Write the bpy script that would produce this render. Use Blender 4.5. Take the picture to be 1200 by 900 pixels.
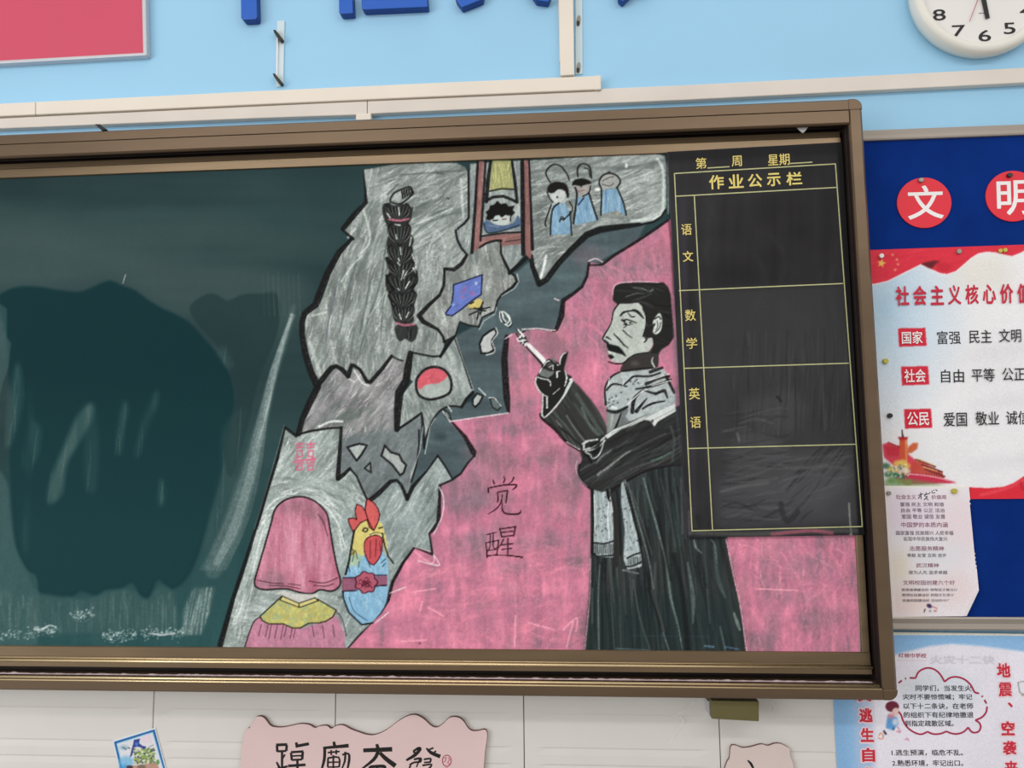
import bpy, bmesh, math, random
import numpy as np
from mathutils import Matrix, Vector
random.seed(7); rng = np.random.default_rng(11)
for o in list(bpy.data.objects): bpy.data.objects.remove(o)
SC = bpy.context.scene; COL = SC.collection

# ------------------------------------------------------------------ camera
F = 900.0; CAM = np.array([0.0, -1.65, 1.45])
def rot3(y, p, r):
    cy, sy, cp, sp, cr, sr = math.cos(y), math.sin(y), math.cos(p), math.sin(p), math.cos(r), math.sin(r)
    Ry = np.array([[cy,0,sy],[0,1,0],[-sy,0,cy]]); Rx = np.array([[1,0,0],[0,cp,-sp],[0,sp,cp]]); Rz = np.array([[cr,-sr,0],[sr,cr,0],[0,0,1]])
    return Rz @ Rx @ Ry
M = rot3(*np.radians([4.09171193, -6.21248373, -0.52425654]))
T = np.array([[1,0,0],[0,0,-1],[0,1,0]], float)      # blender world -> x right, y down, z forward
W2C = M @ T
cd = bpy.data.cameras.new('camera'); cam = bpy.data.objects.new('camera', cd); COL.objects.link(cam)
cd.sensor_width = 36; cd.lens = F / 1200 * 36; cd.clip_start = 0.05
Rbl = (np.diag([1,-1,-1]) @ W2C).T
cam.matrix_world = Matrix.Translation(Vector(CAM)) @ Matrix([list(r) for r in Rbl]).to_4x4()
SC.camera = cam

# ------------------------------------------------------------------ light
w = bpy.data.worlds.new('world'); SC.world = w; w.use_nodes = True
bg = w.node_tree.nodes['Background']; bg.inputs[0].default_value = (1.0, 0.985, 0.965, 1); bg.inputs[1].default_value = 0.73
def area(name, loc, tgt, sx, sy, e, col=(1,1,1)):
    l = bpy.data.lights.new(name, 'AREA'); l.shape = 'RECTANGLE'; l.size = sx; l.size_y = sy; l.energy = e; l.color = col
    o = bpy.data.objects.new(name, l); COL.objects.link(o); o.location = loc
    o.rotation_euler = (Vector(tgt) - Vector(loc)).to_track_quat('-Z', 'Y').to_euler(); return o
area('ceiling_lamp', (-1.1, -2.3, 3.0), (-0.9, 0, 1.1), 2.3, 0.18, 12, (1,0.98,0.95))
area('ceiling_lamp', (1.5, -2.3, 3.0), (1.3, 0, 1.1), 2.3, 0.18, 12, (1,0.98,0.95))
area('window_light', (-3.4, -3.2, 1.6), (0, 0, 1.3), 2.2, 1.6, 46, (0.97,0.99,1))
SC.view_settings.view_transform = 'Standard'; SC.view_settings.look = 'None'
SC.view_settings.gamma = 1; SC.view_settings.exposure = 0.0; SC.view_settings.use_curve_mapping = False

# ------------------------------------------------------------------ pixel <-> plane helpers
def P(px, py, d=0.0):
    """point at distance d in front of the wall seen at photo position (px, py)"""
    v = W2C.T @ np.array([px - 600.0, py - 450.0, F]); t = (-d - CAM[1]) / v[1]
    return CAM + v * t
def project(X, Y, Z):
    p = np.stack([X - CAM[0], Y - CAM[1], Z - CAM[2]], -1) @ W2C.T
    return p[..., 0] / p[..., 2] * F + 600, p[..., 1] / p[..., 2] * F + 450
def zp(py, d, px=600): return P(px, py, d)[2]
def xp(px, py, d): return P(px, py, d)[0]

# ------------------------------------------------------------------ materials
def lin(c): 
    c = np.asarray(c, float) / 255.0
    return np.where(c <= 0.04045, c / 12.92, ((c + 0.055) / 1.055) ** 2.4)
def mat(name, rgb, rough=0.6, metal=0.0, var=0.06, scale=8.0, stretch=(1,1,1), bump=0.0, bscale=60, spec=0.4, coat=0.0):
    m = bpy.data.materials.new(name); m.use_nodes = True; nt = m.node_tree; b = nt.nodes['Principled BSDF']
    L = lin(rgb); tc = nt.nodes.new('ShaderNodeTexCoord'); mp = nt.nodes.new('ShaderNodeMapping'); mp.inputs['Scale'].default_value = stretch
    nt.links.new(tc.outputs['Object'], mp.inputs[0])
    n = nt.nodes.new('ShaderNodeTexNoise'); n.inputs['Scale'].default_value = scale; n.inputs['Detail'].default_value = 4
    nt.links.new(mp.outputs[0], n.inputs[0])
    r = nt.nodes.new('ShaderNodeValToRGB'); r.color_ramp.elements[0].position = 0.3; r.color_ramp.elements[1].position = 0.7
    r.color_ramp.elements[0].color = (*np.clip(L * (1 - var), 0, 1), 1); r.color_ramp.elements[1].color = (*np.clip(L * (1 + var), 0, 1), 1)
    nt.links.new(n.outputs['Fac'], r.inputs[0]); nt.links.new(r.outputs[0], b.inputs['Base Color'])
    b.inputs['Roughness'].default_value = rough; b.inputs['Metallic'].default_value = metal; b.inputs['Specular IOR Level'].default_value = spec
    b.inputs['Coat Weight'].default_value = coat
    if bump:
        n2 = nt.nodes.new('ShaderNodeTexNoise'); n2.inputs['Scale'].default_value = bscale; nt.links.new(mp.outputs[0], n2.inputs[0])
        bp = nt.nodes.new('ShaderNodeBump'); bp.inputs['Strength'].default_value = bump; bp.inputs['Distance'].default_value = 0.002
        nt.links.new(n2.outputs['Fac'], bp.inputs['Height']); nt.links.new(bp.outputs[0], b.inputs['Normal'])
    return m
def attr_mat(name, rough=0.8, spec=0.25, bump=0.1):
    """pigment laid on a surface: colour attribute times a fine procedural grain"""
    m = bpy.data.materials.new(name); m.use_nodes = True; nt = m.node_tree; b = nt.nodes['Principled BSDF']
    a = nt.nodes.new('ShaderNodeVertexColor'); a.layer_name = 'pigment'
    tc = nt.nodes.new('ShaderNodeTexCoord'); n = nt.nodes.new('ShaderNodeTexNoise'); n.inputs['Scale'].default_value = 420; n.inputs['Detail'].default_value = 2
    nt.links.new(tc.outputs['Object'], n.inputs[0])
    r = nt.nodes.new('ShaderNodeMapRange'); r.inputs[1].default_value = 0.3; r.inputs[2].default_value = 0.7; r.inputs[3].default_value = 0.93; r.inputs[4].default_value = 1.07
    nt.links.new(n.outputs['Fac'], r.inputs[0])
    vm = nt.nodes.new('ShaderNodeVectorMath'); vm.operation = 'SCALE'; nt.links.new(a.outputs[0], vm.inputs[0]); nt.links.new(r.outputs[0], vm.inputs['Scale'])
    nt.links.new(vm.outputs[0], b.inputs['Base Color'])
    b.inputs['Roughness'].default_value = rough; b.inputs['Specular IOR Level'].default_value = spec
    if bump:
        bp = nt.nodes.new('ShaderNodeBump'); bp.inputs['Strength'].default_value = bump; bp.inputs['Distance'].default_value = 0.0005
        nt.links.new(n.outputs['Fac'], bp.inputs['Height']); nt.links.new(bp.outputs[0], b.inputs['Normal'])
    return m
MT = dict(
    wall = mat('blue_wall_paint', (158,206,236), 0.75, var=0.03, scale=3, bump=0.12, bscale=140),
    tile = mat('glazed_white_tile', (228,224,219), 0.28, var=0.03, scale=5, spec=0.5),
    grout = mat('grout', (135,132,128), 0.9),
    floor = mat('floor_terrazzo', (150,146,140), 0.5, var=0.15, scale=90),
    bronze = mat('bronze_anodised_aluminium', (104,85,65), 0.34, 0.5, var=0.10, scale=3, stretch=(1,6,6), spec=0.5),
    bronze2 = mat('bronze_slider_aluminium', (118,99,75), 0.30, 0.5, var=0.14, scale=4, stretch=(1,8,8), spec=0.5),
    bead = mat('bronze_bead_highlight', (236,212,168), 0.26, 0.85, var=0.08, scale=6, stretch=(1,8,8)),  # pale gold puts the ridge highlights into the colour
    track = mat('dark_track', (38,28,26), 0.6, 0.2, var=0.2, scale=20),
    dust = mat('chalk_dust', (190,170,172), 0.95, var=0.2, scale=80),
    bracket = mat('olive_bracket_paint', (108,100,62), 0.5, 0.2, var=0.08, scale=10),
    green = mat('green_board_enamel', (40,72,74), 0.55, var=0.08, scale=2),
    trunk = mat('cream_plastic', (232,222,208), 0.5, var=0.03, scale=6),
    trunk2 = mat('greyish_cream_plastic', (222,212,202), 0.5, var=0.05, scale=6),
    strip = mat('pale_plastic_strip', (205,222,228), 0.5, var=0.05),
    dark = mat('dark_metal', (60,58,50), 0.45, 0.5),
    black = mat('black_plastic', (22,20,20), 0.5),
    letter = mat('blue_acrylic_letter', (28,92,190), 0.35, var=0.04, spec=0.5),
    lside = mat('blue_letter_side', (16,58,130), 0.5),
    alu = mat('silver_aluminium', (170,160,150), 0.4, 0.4, var=0.06, scale=4, stretch=(1,6,6)),
    alu2 = mat('pale_silver_aluminium', (200,200,205), 0.35, 0.3, var=0.05, scale=4),
    red = mat('red_print_panel', (207,76,102), 0.5, var=0.04, scale=4),
    felt = mat('blue_felt', (8,46,122), 0.95, var=0.10, scale=14, bump=0.25, bscale=500, spec=0.1),
    clock = mat('cream_clock_case', (232,228,218), 0.35, var=0.02),
    dial = mat('clock_dial', (231,228,224), 0.6, var=0.01),
    ink = mat('black_ink', (34,32,34), 0.6), ink2 = mat('grey_ink', (112,104,112), 0.7),
    titleink = mat('title_red_ink', (204,34,62), 0.6), redink = mat('red_ink', (214,44,66), 0.6), crimson = mat('crimson_ink', (176,48,84), 0.7), mauve = mat('mauve_ink', (150,92,112), 0.7),
    ghost = mat('ghost_ink', (226,221,234), 0.7), whiteink = mat('white_ink', (244,240,240), 0.6), halo = mat('white_halo_ink', (244,226,234), 0.6),
    gold = mat('yellow_ink', (226,206,116), 0.55, var=0.1, scale=60), goldline = mat('yellow_line_ink', (186,186,136), 0.55, var=0.12, scale=60),
    disc = mat('red_card', (222,44,60), 0.55, var=0.03),
    pink = mat('pink_foam_board', (230,202,200), 0.7, var=0.04, scale=6), pinkedge = mat('dark_cut_edge', (120,92,90), 0.8),
    pin = mat('brass_pin', (190,180,80), 0.4, 0.3), pinb = mat('black_pin', (35,32,34), 0.4), ping = mat('grey_pin', (150,145,135), 0.4, 0.4),
    paper = mat('white_paper', (236,230,232), 0.7, var=0.02), plaster = mat('white_plaster_smear', (236,234,230), 0.9, var=0.06, scale=60),
)
AM_board = attr_mat('chalked_board', 0.85, 0.12); AM_paper = attr_mat('printed_paper', 0.6, 0.3, 0.03); AM_chart = attr_mat('black_soft_board', 0.75, 0.15)

# ------------------------------------------------------------------ object helpers
def link(o, parent=None):
    COL.objects.link(o)
    if parent is not None:
        o.parent = parent; o.matrix_parent_inverse = parent.matrix_world.inverted()
    return o
def tag(o, label=None, cat=None, group=None, kind=None):
    if label: o['label'] = label
    if cat: o['category'] = cat
    if group: o['group'] = group
    if kind: o['kind'] = kind
    return o
def empty(name, loc, label, cat, group=None):
    o = bpy.data.objects.new(name, None); o.location = Vector(loc); COL.objects.link(o); bpy.context.view_layer.update()
    o.matrix_world = Matrix.Translation(Vector(loc)); return tag(o, label, cat, group)
def mesh(name, verts, faces, m, parent=None, smooth=False, mats=None, fm=None):
    me = bpy.data.meshes.new(name); me.from_pydata([tuple(map(float, v)) for v in verts], [], faces)
    for mm in (mats or [m]): me.materials.append(mm)
    if fm is not None: me.polygons.foreach_set('material_index', fm)
    if smooth: me.polygons.foreach_set('use_smooth', [True] * len(me.polygons))
    me.update(); o = bpy.data.objects.new(name, me)
    if parent is not None:
        off = np.array(parent.matrix_world.translation)
        me.transform(Matrix.Translation(Vector(-off))); o.parent = parent
        COL.objects.link(o)
    else:
        c = np.array([v.co[:] for v in me.vertices]).mean(0) if len(me.vertices) else np.zeros(3)
        me.transform(Matrix.Translation(Vector(-c))); o.location = Vector(c); COL.objects.link(o)
        o.matrix_world = Matrix.Translation(Vector(c))
    return o
def bevel(o, wd, seg=2, angle=40):
    b = o.modifiers.new('bevel', 'BEVEL'); b.width = wd; b.segments = seg; b.limit_method = 'ANGLE'; b.angle_limit = math.radians(angle); return o
def fix_normals(o):
    bm = bmesh.new(); bm.from_mesh(o.data); bmesh.ops.recalc_face_normals(bm, faces=bm.faces); bm.to_mesh(o.data); bm.free(); return o
def prism(name, pts, d0, d1, m, parent=None, bev=0, side=None, seg=2):
    """solid whose front outline (distance d1 off the wall) is seen at the photo positions pts; back at d0"""
    f = [P(x, y, d1) for x, y in pts]; n = len(f)
    v = f + [np.array([p[0], -d0, p[2]]) for p in f]
    faces = [list(range(n)), list(range(2*n-1, n-1, -1))] + [[i, i+n, (i+1) % n + n, (i+1) % n] for i in range(n)]
    o = mesh(name, v, faces, m, parent, mats=[m, side] if side else None, fm=[0, 0] + [1] * n if side else None)
    fix_normals(o)
    if bev: bevel(o, bev, seg)
    return o
def box(name, a, b, m, parent=None, bev=0):
    x0, y0, z0 = a; x1, y1, z1 = b
    v = [(x0,y0,z0),(x1,y0,z0),(x1,y1,z0),(x0,y1,z0),(x0,y0,z1),(x1,y0,z1),(x1,y1,z1),(x0,y1,z1)]
    o = mesh(name, v, [(0,3,2,1),(4,5,6,7),(0,1,5,4),(1,2,6,5),(2,3,7,6),(3,0,4,7)], m, parent)
    fix_normals(o)
    if bev: bevel(o, bev)
    return o
def extrude_x(name, prof, xa, xb, m, parent=None, bev=0):
    """closed profile [(d, z)] run along X"""
    n = len(prof); v = [(xa, -d, z) for d, z in prof] + [(xb, -d, z) for d, z in prof]
    o = mesh(name, v, [list(range(n)), list(range(2*n-1, n-1, -1))] + [[i, i+n, (i+1) % n + n, (i+1) % n] for i in range(n)], m, parent)
    fix_normals(o)
    if bev: bevel(o, bev, 1, 25)
    return o
def extrude_z(name, prof, za, zb, m, parent=None, bev=0):
    n = len(prof); v = [(x, -d, za) for d, x in prof] + [(x, -d, zb) for d, x in prof]
    o = mesh(name, v, [list(range(n)), list(range(2*n-1, n-1, -1))] + [[i, i+n, (i+1) % n + n, (i+1) % n] for i in range(n)], m, parent)
    fix_normals(o)
    if bev: bevel(o, bev, 1, 25)
    return o
def smooth_pts(pts, n=6, closed=False):
    p = np.array(pts, float); N = len(p)
    if N < 3: return p
    out = []
    for i in range(N if closed else N-1):
        if closed: a, b, c, e = p[(i-1) % N], p[i], p[(i+1) % N], p[(i+2) % N]
        else: a, b, c, e = p[max(i-1,0)], p[i], p[i+1], p[min(i+2,N-1)]
        for t in np.linspace(0, 1, n, endpoint=False):
            out.append(0.5*((2*b) + (-a+c)*t + (2*a-5*b+4*c-e)*t*t + (-a+3*b-3*c+e)*t**3))
    if not closed: out.append(p[-1])
    return np.array(out)
def ribbon_faces(pts, wd, closed=False):
    """flat stroke: returns outline quads in photo positions"""
    p = np.array(pts, float); n = len(p)
    t = np.gradient(p, axis=0)
    if closed: t = np.roll(p, -1, 0) - np.roll(p, 1, 0)
    t /= np.maximum(np.linalg.norm(t, axis=1, keepdims=True), 1e-6); nn = np.stack([-t[:,1], t[:,0]], 1)
    w_ = np.broadcast_to(np.asarray(wd, float), (n,))[:, None] / 2
    L = p + nn * w_; R = p - nn * w_; v = np.vstack([L, R])
    q = [(i, i+1, i+1+n, i+n) for i in range(n-1)]
    if closed: q.append((n-1, 0, n, 2*n-1))
    return v, q
def strokes(name, lst, d, m, parent, wd=1.0, sm=0, closed=False, label=None):
    V = []; Fc = []
    for k, s in enumerate(lst):
        w_ = wd
        if isinstance(s, tuple): s, w_ = s
        p = smooth_pts(s, sm, closed) if sm else np.array(s, float)
        ww = w_
        if isinstance(w_, (list, tuple)): ww = np.interp(np.linspace(0, 1, len(p)), np.linspace(0, 1, len(w_)), w_)
        v, q = ribbon_faces(p, ww, closed); b = len(V)
        V += [P(x, y, d + 0.00002 * (k % 9)) for x, y in v]; Fc += [tuple(b + i for i in f) for f in q]
    o = mesh(name, V, Fc, m, parent); 
    if label: o['label'] = label
    return o
_vl = bpy.context.view_layer
def glyph(s, bold=0.0, res=3):
    v, f = _glyph(s, res)
    v = np.hstack([v, np.zeros((len(v), 1))])
    if bold <= 0.002 or not len(v): return v, f
    n = len(v); b = bold*0.8; V = []; Fs = []
    for k, (dx, dy) in enumerate(((b,b*.5),(-b,b*.5),(b*.4,-b),(-b*.4,-b)) if bold < .03 else ((b,0),(-b,0),(0,b),(0,-b),(b*.7,b*.7),(-b*.7,b*.7),(b*.7,-b*.7),(-b*.7,-b*.7))):
        V.append(v + np.array([dx, dy, k*7e-5])); Fs += [tuple(i + k*n for i in q) for q in f]
    return np.vstack(V), Fs
def _glyph(s, res=3):
    c = bpy.data.curves.new('t', 'FONT'); c.body = s; c.size = 1; c.resolution_u = res; c.fill_mode = 'FRONT'
    o = bpy.data.objects.new('t', c); COL.objects.link(o); dg = bpy.context.evaluated_depsgraph_get(); dg.update()
    me = o.evaluated_get(dg).to_mesh()
    v = np.array([x.co[:2] for x in me.vertices]).reshape(-1, 2); f = [tuple(p.vertices) for p in me.polygons]
    o.evaluated_get(dg).to_mesh_clear(); bpy.data.objects.remove(o); bpy.data.curves.remove(c)
    return v, f
def text(name, s, x0, y0, x1, y1, d, m, parent, bold=0.0, slope=0.0, lean=0.0, label=None, res=3):
    """printed text; its ink box runs from (x0,y0) to (x1,y1) in the photo, rows falling by slope, columns leaning by lean"""
    v, f = glyph(s, bold, res)
    if not len(v): return None
    mn, mx = v.min(0), v.max(0); u = (v[:,0]-mn[0]) / (mx[0]-mn[0]); t = (mx[1]-v[:,1]) / (mx[1]-mn[1])
    X = x0 + u*(x1-x0) + lean*t*(y1-y0); Y = y0 + t*(y1-y0) + slope*u*(x1-x0)
    o = mesh(name, [P(a, b, d + e) for a, b, e in zip(X, Y, v[:,2])], f, m, parent)
    if label: o['label'] = label
    return o

# ------------------------------------------------------------------ painting engine (pigment fields in photo units, later laid on real surfaces)
def box_blur(a, k):
    if k < 1: return a
    for ax in (0, 1):
        pad = [(0,0)] * a.ndim; pad[ax] = (k+1, k); c = np.cumsum(np.pad(a, pad, mode='edge'), axis=ax, dtype=np.float64)
        n = a.shape[ax]; hi = np.take(c, range(2*k+1, 2*k+1+n), axis=ax); lo = np.take(c, range(0, n), axis=ax); a = ((hi-lo) / (2*k+1)).astype(np.float32)
    return a
class Canvas:
    def __init__(s, x0, y0, x1, y1, S, col):
        s.x0, s.y0, s.x1, s.y1, s.S = x0, y0, x1, y1, S
        s.W, s.H = int((x1-x0)*S), int((y1-y0)*S); s.img = np.empty((s.H, s.W, 3), np.float32); s.img[:] = np.array(col, np.float32)/255
        s.lab = np.zeros((s.H, s.W), np.int16); s.grain = rng.random((s.H, s.W)).astype(np.float32)
        s.grain = box_blur(s.grain, 1); s.grain = (s.grain - s.grain.mean()) / s.grain.std()
    def noise(s, sx, sy, octv=3):
        out = np.zeros((s.H, s.W), np.float32); amp = 1.0
        for o in range(octv):
            gx, gy = max(2, int((s.x1-s.x0)/sx*2**o)+2), max(2, int((s.y1-s.y0)/sy*2**o)+2)
            g = rng.random((gy, gx)).astype(np.float32)
            xi = np.linspace(0, gx-1.001, s.W); yi = np.linspace(0, gy-1.001, s.H); xa = xi.astype(int); ya = yi.astype(int)
            fx = xi-xa; fy = yi-ya; fx = fx*fx*(3-2*fx); fy = fy*fy*(3-2*fy)
            r0 = g[ya][:, xa]*(1-fx) + g[ya][:, xa+1]*fx; r1 = g[ya+1][:, xa]*(1-fx) + g[ya+1][:, xa+1]*fx
            out += amp * (r0*(1-fy[:,None]) + r1*fy[:,None]).astype(np.float32); amp *= 0.55
        return (out - out.mean()) / out.std()
    def bb(s, pts, m):
        p = np.array(pts); a = int(max(0, (p[:,0].min()-m-s.x0)*s.S)); b = int(min(s.W, (p[:,0].max()+m-s.x0)*s.S+1))
        c = int(max(0, (p[:,1].min()-m-s.y0)*s.S)); e = int(min(s.H, (p[:,1].max()+m-s.y0)*s.S+1)); return a, b, c, e
    def mask(s, pts, soft=0.4, sm=0):
        if sm: pts = smooth_pts(pts, sm, True)
        p = np.array(pts, float); a, b, c, e = s.bb(p, 2+soft*3)
        if b <= a or e <= c: return None
        yy = (np.arange(c, e)+0.5)/s.S + s.y0; xx = (np.arange(a, b)+0.5)/s.S + s.x0; mk = np.zeros((e-c, b-a), bool)
        for i in range(len(p)):
            (xa, ya), (xb, yb) = p[i], p[(i+1) % len(p)]
            if ya == yb: continue
            r = (yy >= min(ya, yb)) & (yy < max(ya, yb))
            if not r.any(): continue
            xc = xa + (yy[r]-ya)*(xb-xa)/(yb-ya); mk[r] ^= xx[None, :] < xc[:, None]
        m = mk.astype(np.float32); k = max(1, int(round(soft*s.S))); m = box_blur(m, k)
        return m, (a, b, c, e)
    def blend(s, m, bb, col, al=1.0, grain=0.0):
        a, b, c, e = bb; A = m * al
        if grain: A = A * np.clip(1 + grain*s.grain[c:e, a:b], 0, 1.6)
        A = np.clip(A, 0, 1)[..., None]; col = np.asarray(col, np.float32)
        col = col/255 if col.ndim == 1 else col
        s.img[c:e, a:b] = s.img[c:e, a:b]*(1-A) + col*A
    def poly(s, pts, col, al=1.0, soft=0.4, sm=0, grain=0.0, el=None):
        r = s.mask(pts, soft, sm)
        if r is None: return None
        s.blend(r[0], r[1], col, al, grain)
        if el is not None:
            a, b, c, e = r[1]; s.lab[c:e, a:b][r[0] > 0.5] = el
        return r
    def ell(s, cx, cy, rx, ry, col, al=1.0, soft=0.4, rot=0, el=None):
        t = np.linspace(0, 2*math.pi, 28, endpoint=False); x = rx*np.cos(t); y = ry*np.sin(t); c, q = math.cos(rot), math.sin(rot)
        return s.poly(np.stack([cx+x*c-y*q, cy+x*q+y*c], 1), col, al, soft, el=el)
    def seg(s, p0, p1, w0, w1, acc, bb, soft):
        a, b, c, e = bb; m = max(w0, w1)/2+soft+1
        xa = max(a, int((min(p0[0],p1[0])-m-s.x0)*s.S)); xb = min(b, int((max(p0[0],p1[0])+m-s.x0)*s.S)+1)
        ya = max(c, int((min(p0[1],p1[1])-m-s.y0)*s.S)); yb = min(e, int((max(p0[1],p1[1])+m-s.y0)*s.S)+1)
        if xb <= xa or yb <= ya: return
        X = (np.arange(xa, xb)+0.5)/s.S + s.x0 - p0[0]; Y = ((np.arange(ya, yb)+0.5)/s.S + s.y0 - p0[1])[:, None]
        dx, dy = p1[0]-p0[0], p1[1]-p0[1]; L = dx*dx+dy*dy+1e-9; t = np.clip((X*dx+Y*dy)/L, 0, 1)
        D = np.sqrt((X-t*dx)**2+(Y-t*dy)**2); cov = np.clip(((w0+(w1-w0)*t)/2 - D)/max(soft, .25) + 0.5, 0, 1)
        v = acc[ya-c:yb-c, xa-a:xb-a]; np.maximum(v, cov, out=v)
    def line(s, pts, w, col, al=1.0, soft=0.8, sm=4, grain=0.12, closed=False, clip=None):
        if tuple(col) == (26,26,27): w = [q*1.1+.15 for q in w] if isinstance(w, list) else w*1.1+.25
        p = smooth_pts(pts, sm, closed) if sm and len(pts) > 2 else np.array(pts, float)
        if closed: p = np.vstack([p, p[:1]])
        n = len(p); ww = np.full(n, w, float) if np.isscalar(w) else np.interp(np.linspace(0,1,n), np.linspace(0,1,len(w)), w)
        bb = s.bb(p, ww.max()/2+soft+1); a, b, c, e = bb
        if b <= a or e <= c: return
        acc = np.zeros((e-c, b-a), np.float32)
        for i in range(n-1): s.seg(p[i], p[i+1], ww[i], ww[i+1], acc, bb, soft)
        if clip is not None: acc = acc * s.full(clip)[c:e, a:b]
        s.blend(acc, bb, col, al, grain)
    def full(s, r):
        if isinstance(r, np.ndarray): return r
        m, (a, b, c, e) = r; f = np.zeros((s.H, s.W), np.float32); f[c:e, a:b] = m; return f
    def hatch(s, r, n, ln, ang, w, cols, al=(0.2, 0.6), jit=0.2, bend=0.1, soft=0.7, box=None):
        """n chalk strokes inside mask r; ang in radians or function(x, y)"""
        f = s.full(r); a, b, c, e = r[1] if not isinstance(r, np.ndarray) else (0, s.W, 0, s.H)
        if box: a, b, c, e = [int(v) for v in ((box[0]-s.x0)*s.S, (box[2]-s.x0)*s.S, (box[1]-s.y0)*s.S, (box[3]-s.y0)*s.S)]
        for _ in range(n):
            x, y = rng.integers(a, b), rng.integers(c, e)
            if f[min(y, s.H-1), min(x, s.W-1)] < 0.5: continue
            px, py = x/s.S+s.x0, y/s.S+s.y0; t = (ang(px, py) if callable(ang) else ang) + rng.normal()*jit
            l = ln*(0.4+rng.random()*0.9)/2; k = rng.normal()*bend*l; dx, dy = math.cos(t), math.sin(t)
            pts = [(px-dx*l, py-dy*l), (px-dy*k, py+dx*k), (px+dx*l, py+dy*l)]
            ww = w*(0.5+rng.random()); col = cols[rng.integers(len(cols))]
            s.line(pts, [ww*0.4, ww, ww*0.5], col, al[0]+rng.random()*(al[1]-al[0]), soft, 3, 0.25, clip=f)
    def dots(s, r, n, rad, col, al=1.0):
        f = s.full(r); a, b, c, e = r[1]
        for _ in range(n):
            x, y = rng.integers(a, b), rng.integers(c, e)
            if f[y, x] > 0.5: s.ell(x/s.S+s.x0, y/s.S+s.y0, rad*(.6+.8*rng.random()), rad*(.6+.8*rng.random()), col, al)
    def sample(s, px, py, img=None):
        im = s.img if img is None else img; X = np.clip((px-s.x0)*s.S-0.5, 0, s.W-1.001); Y = np.clip((py-s.y0)*s.S-0.5, 0, s.H-1.001)
        xa, ya = X.astype(int), Y.astype(int); fx, fy = (X-xa)[..., None], (Y-ya)[..., None]
        return (im[ya,xa]*(1-fx)+im[ya,xa+1]*fx)*(1-fy) + (im[ya+1,xa]*(1-fx)+im[ya+1,xa+1]*fx)*fy
def s2l(c): return np.where(c <= 0.04045, c/12.92, ((np.clip(c,0,1)+0.055)/1.055)**2.4)
def grid_mesh(name, V, C, sel, m, parent, label=None):
    """V (r,c,3) vertex grid, C (r,c,3) srgb pigment, sel (r-1,c-1) bool which quads"""
    r, c = V.shape[:2]; idx = np.arange(r*c).reshape(r, c)
    q = np.stack([idx[:-1,:-1], idx[:-1,1:], idx[1:,1:], idx[1:,:-1]], -1)[sel]
    if not len(q): return None
    used, inv = np.unique(q, return_inverse=True); q = inv.reshape(-1, 4)
    vv = V.reshape(-1, 3)[used] - np.array(parent.matrix_world.translation); cc = s2l(C.reshape(-1, 3)[used])
    a, b, e = vv[q[0,0]], vv[q[0,1]], vv[q[0,2]]
    if np.cross(b-a, e-b)[1] > 0: q = q[:, ::-1]
    me = bpy.data.meshes.new(name); me.vertices.add(len(vv)); me.vertices.foreach_set('co', vv.astype(np.float32).ravel())
    me.loops.add(q.size); me.loops.foreach_set('vertex_index', q.ravel().astype(np.int32))
    me.polygons.add(len(q)); me.polygons.foreach_set('loop_start', np.arange(0, q.size, 4, dtype=np.int32)); me.polygons.foreach_set('loop_total', np.full(len(q), 4, np.int32))
    me.update(calc_edges=True); at = me.color_attributes.new('pigment', 'FLOAT_COLOR', 'POINT')
    at.data.foreach_set('color', np.hstack([cc, np.ones((len(cc),1))]).astype(np.float32).ravel())
    me.materials.append(m); o = bpy.data.objects.new(name, me); o.parent = parent; COL.objects.link(o)
    if label: o['label'] = label
    return o
def printed_sheet(name, cv, corners, d, m, parent, res=1.0, cut=None, wave=None):
    """print laid on a flat quad: corners TL TR BR BL in photo positions"""
    tl, tr, br, bl = [np.array(c, float) for c in corners]
    nx = int(max(np.linalg.norm(tr-tl), np.linalg.norm(br-bl))/res); ny = int(max(np.linalg.norm(bl-tl), np.linalg.norm(br-tr))/res)
    u = np.linspace(0,1,nx+1)[None,:,None]; v = np.linspace(0,1,ny+1)[:,None,None]
    g = (tl*(1-u)+tr*u)*(1-v) + (bl*(1-u)+br*u)*v; dd = d + (wave(g[...,0], g[...,1]) if wave else 0*g[...,0])
    r = (g[...,0]-600)[...,None]*W2C[0] + (g[...,1]-450)[...,None]*W2C[1] + F*W2C[2]
    t = (-dd-CAM[1])/r[...,1]; V = CAM + r*t[...,None]; C = cv.sample(g[...,0], g[...,1])
    sel = np.ones((ny, nx), bool)
    if cut is not None:
        c = (g[:-1,:-1]+g[1:,1:])/2; mk, (a,b,cc,e) = cv.mask(cut, 0.1); fl = cv.full((mk,(a,b,cc,e))); sel = cv.sample(c[...,0], c[...,1], fl[...,None])[...,0] > 0.5
    return grid_mesh(name, V, C, sel, m, parent)

# ================================================================== SETTING
wall = box('wall_front', (-3.2, 0, 0), (3.4, 0.15, 3.2), MT['wall']); tag(wall, kind='structure')
fl = box('floor', (-3.2, -4.5, -0.1), (3.4, 0, 0), MT['floor']); tag(fl, kind='structure')
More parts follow.
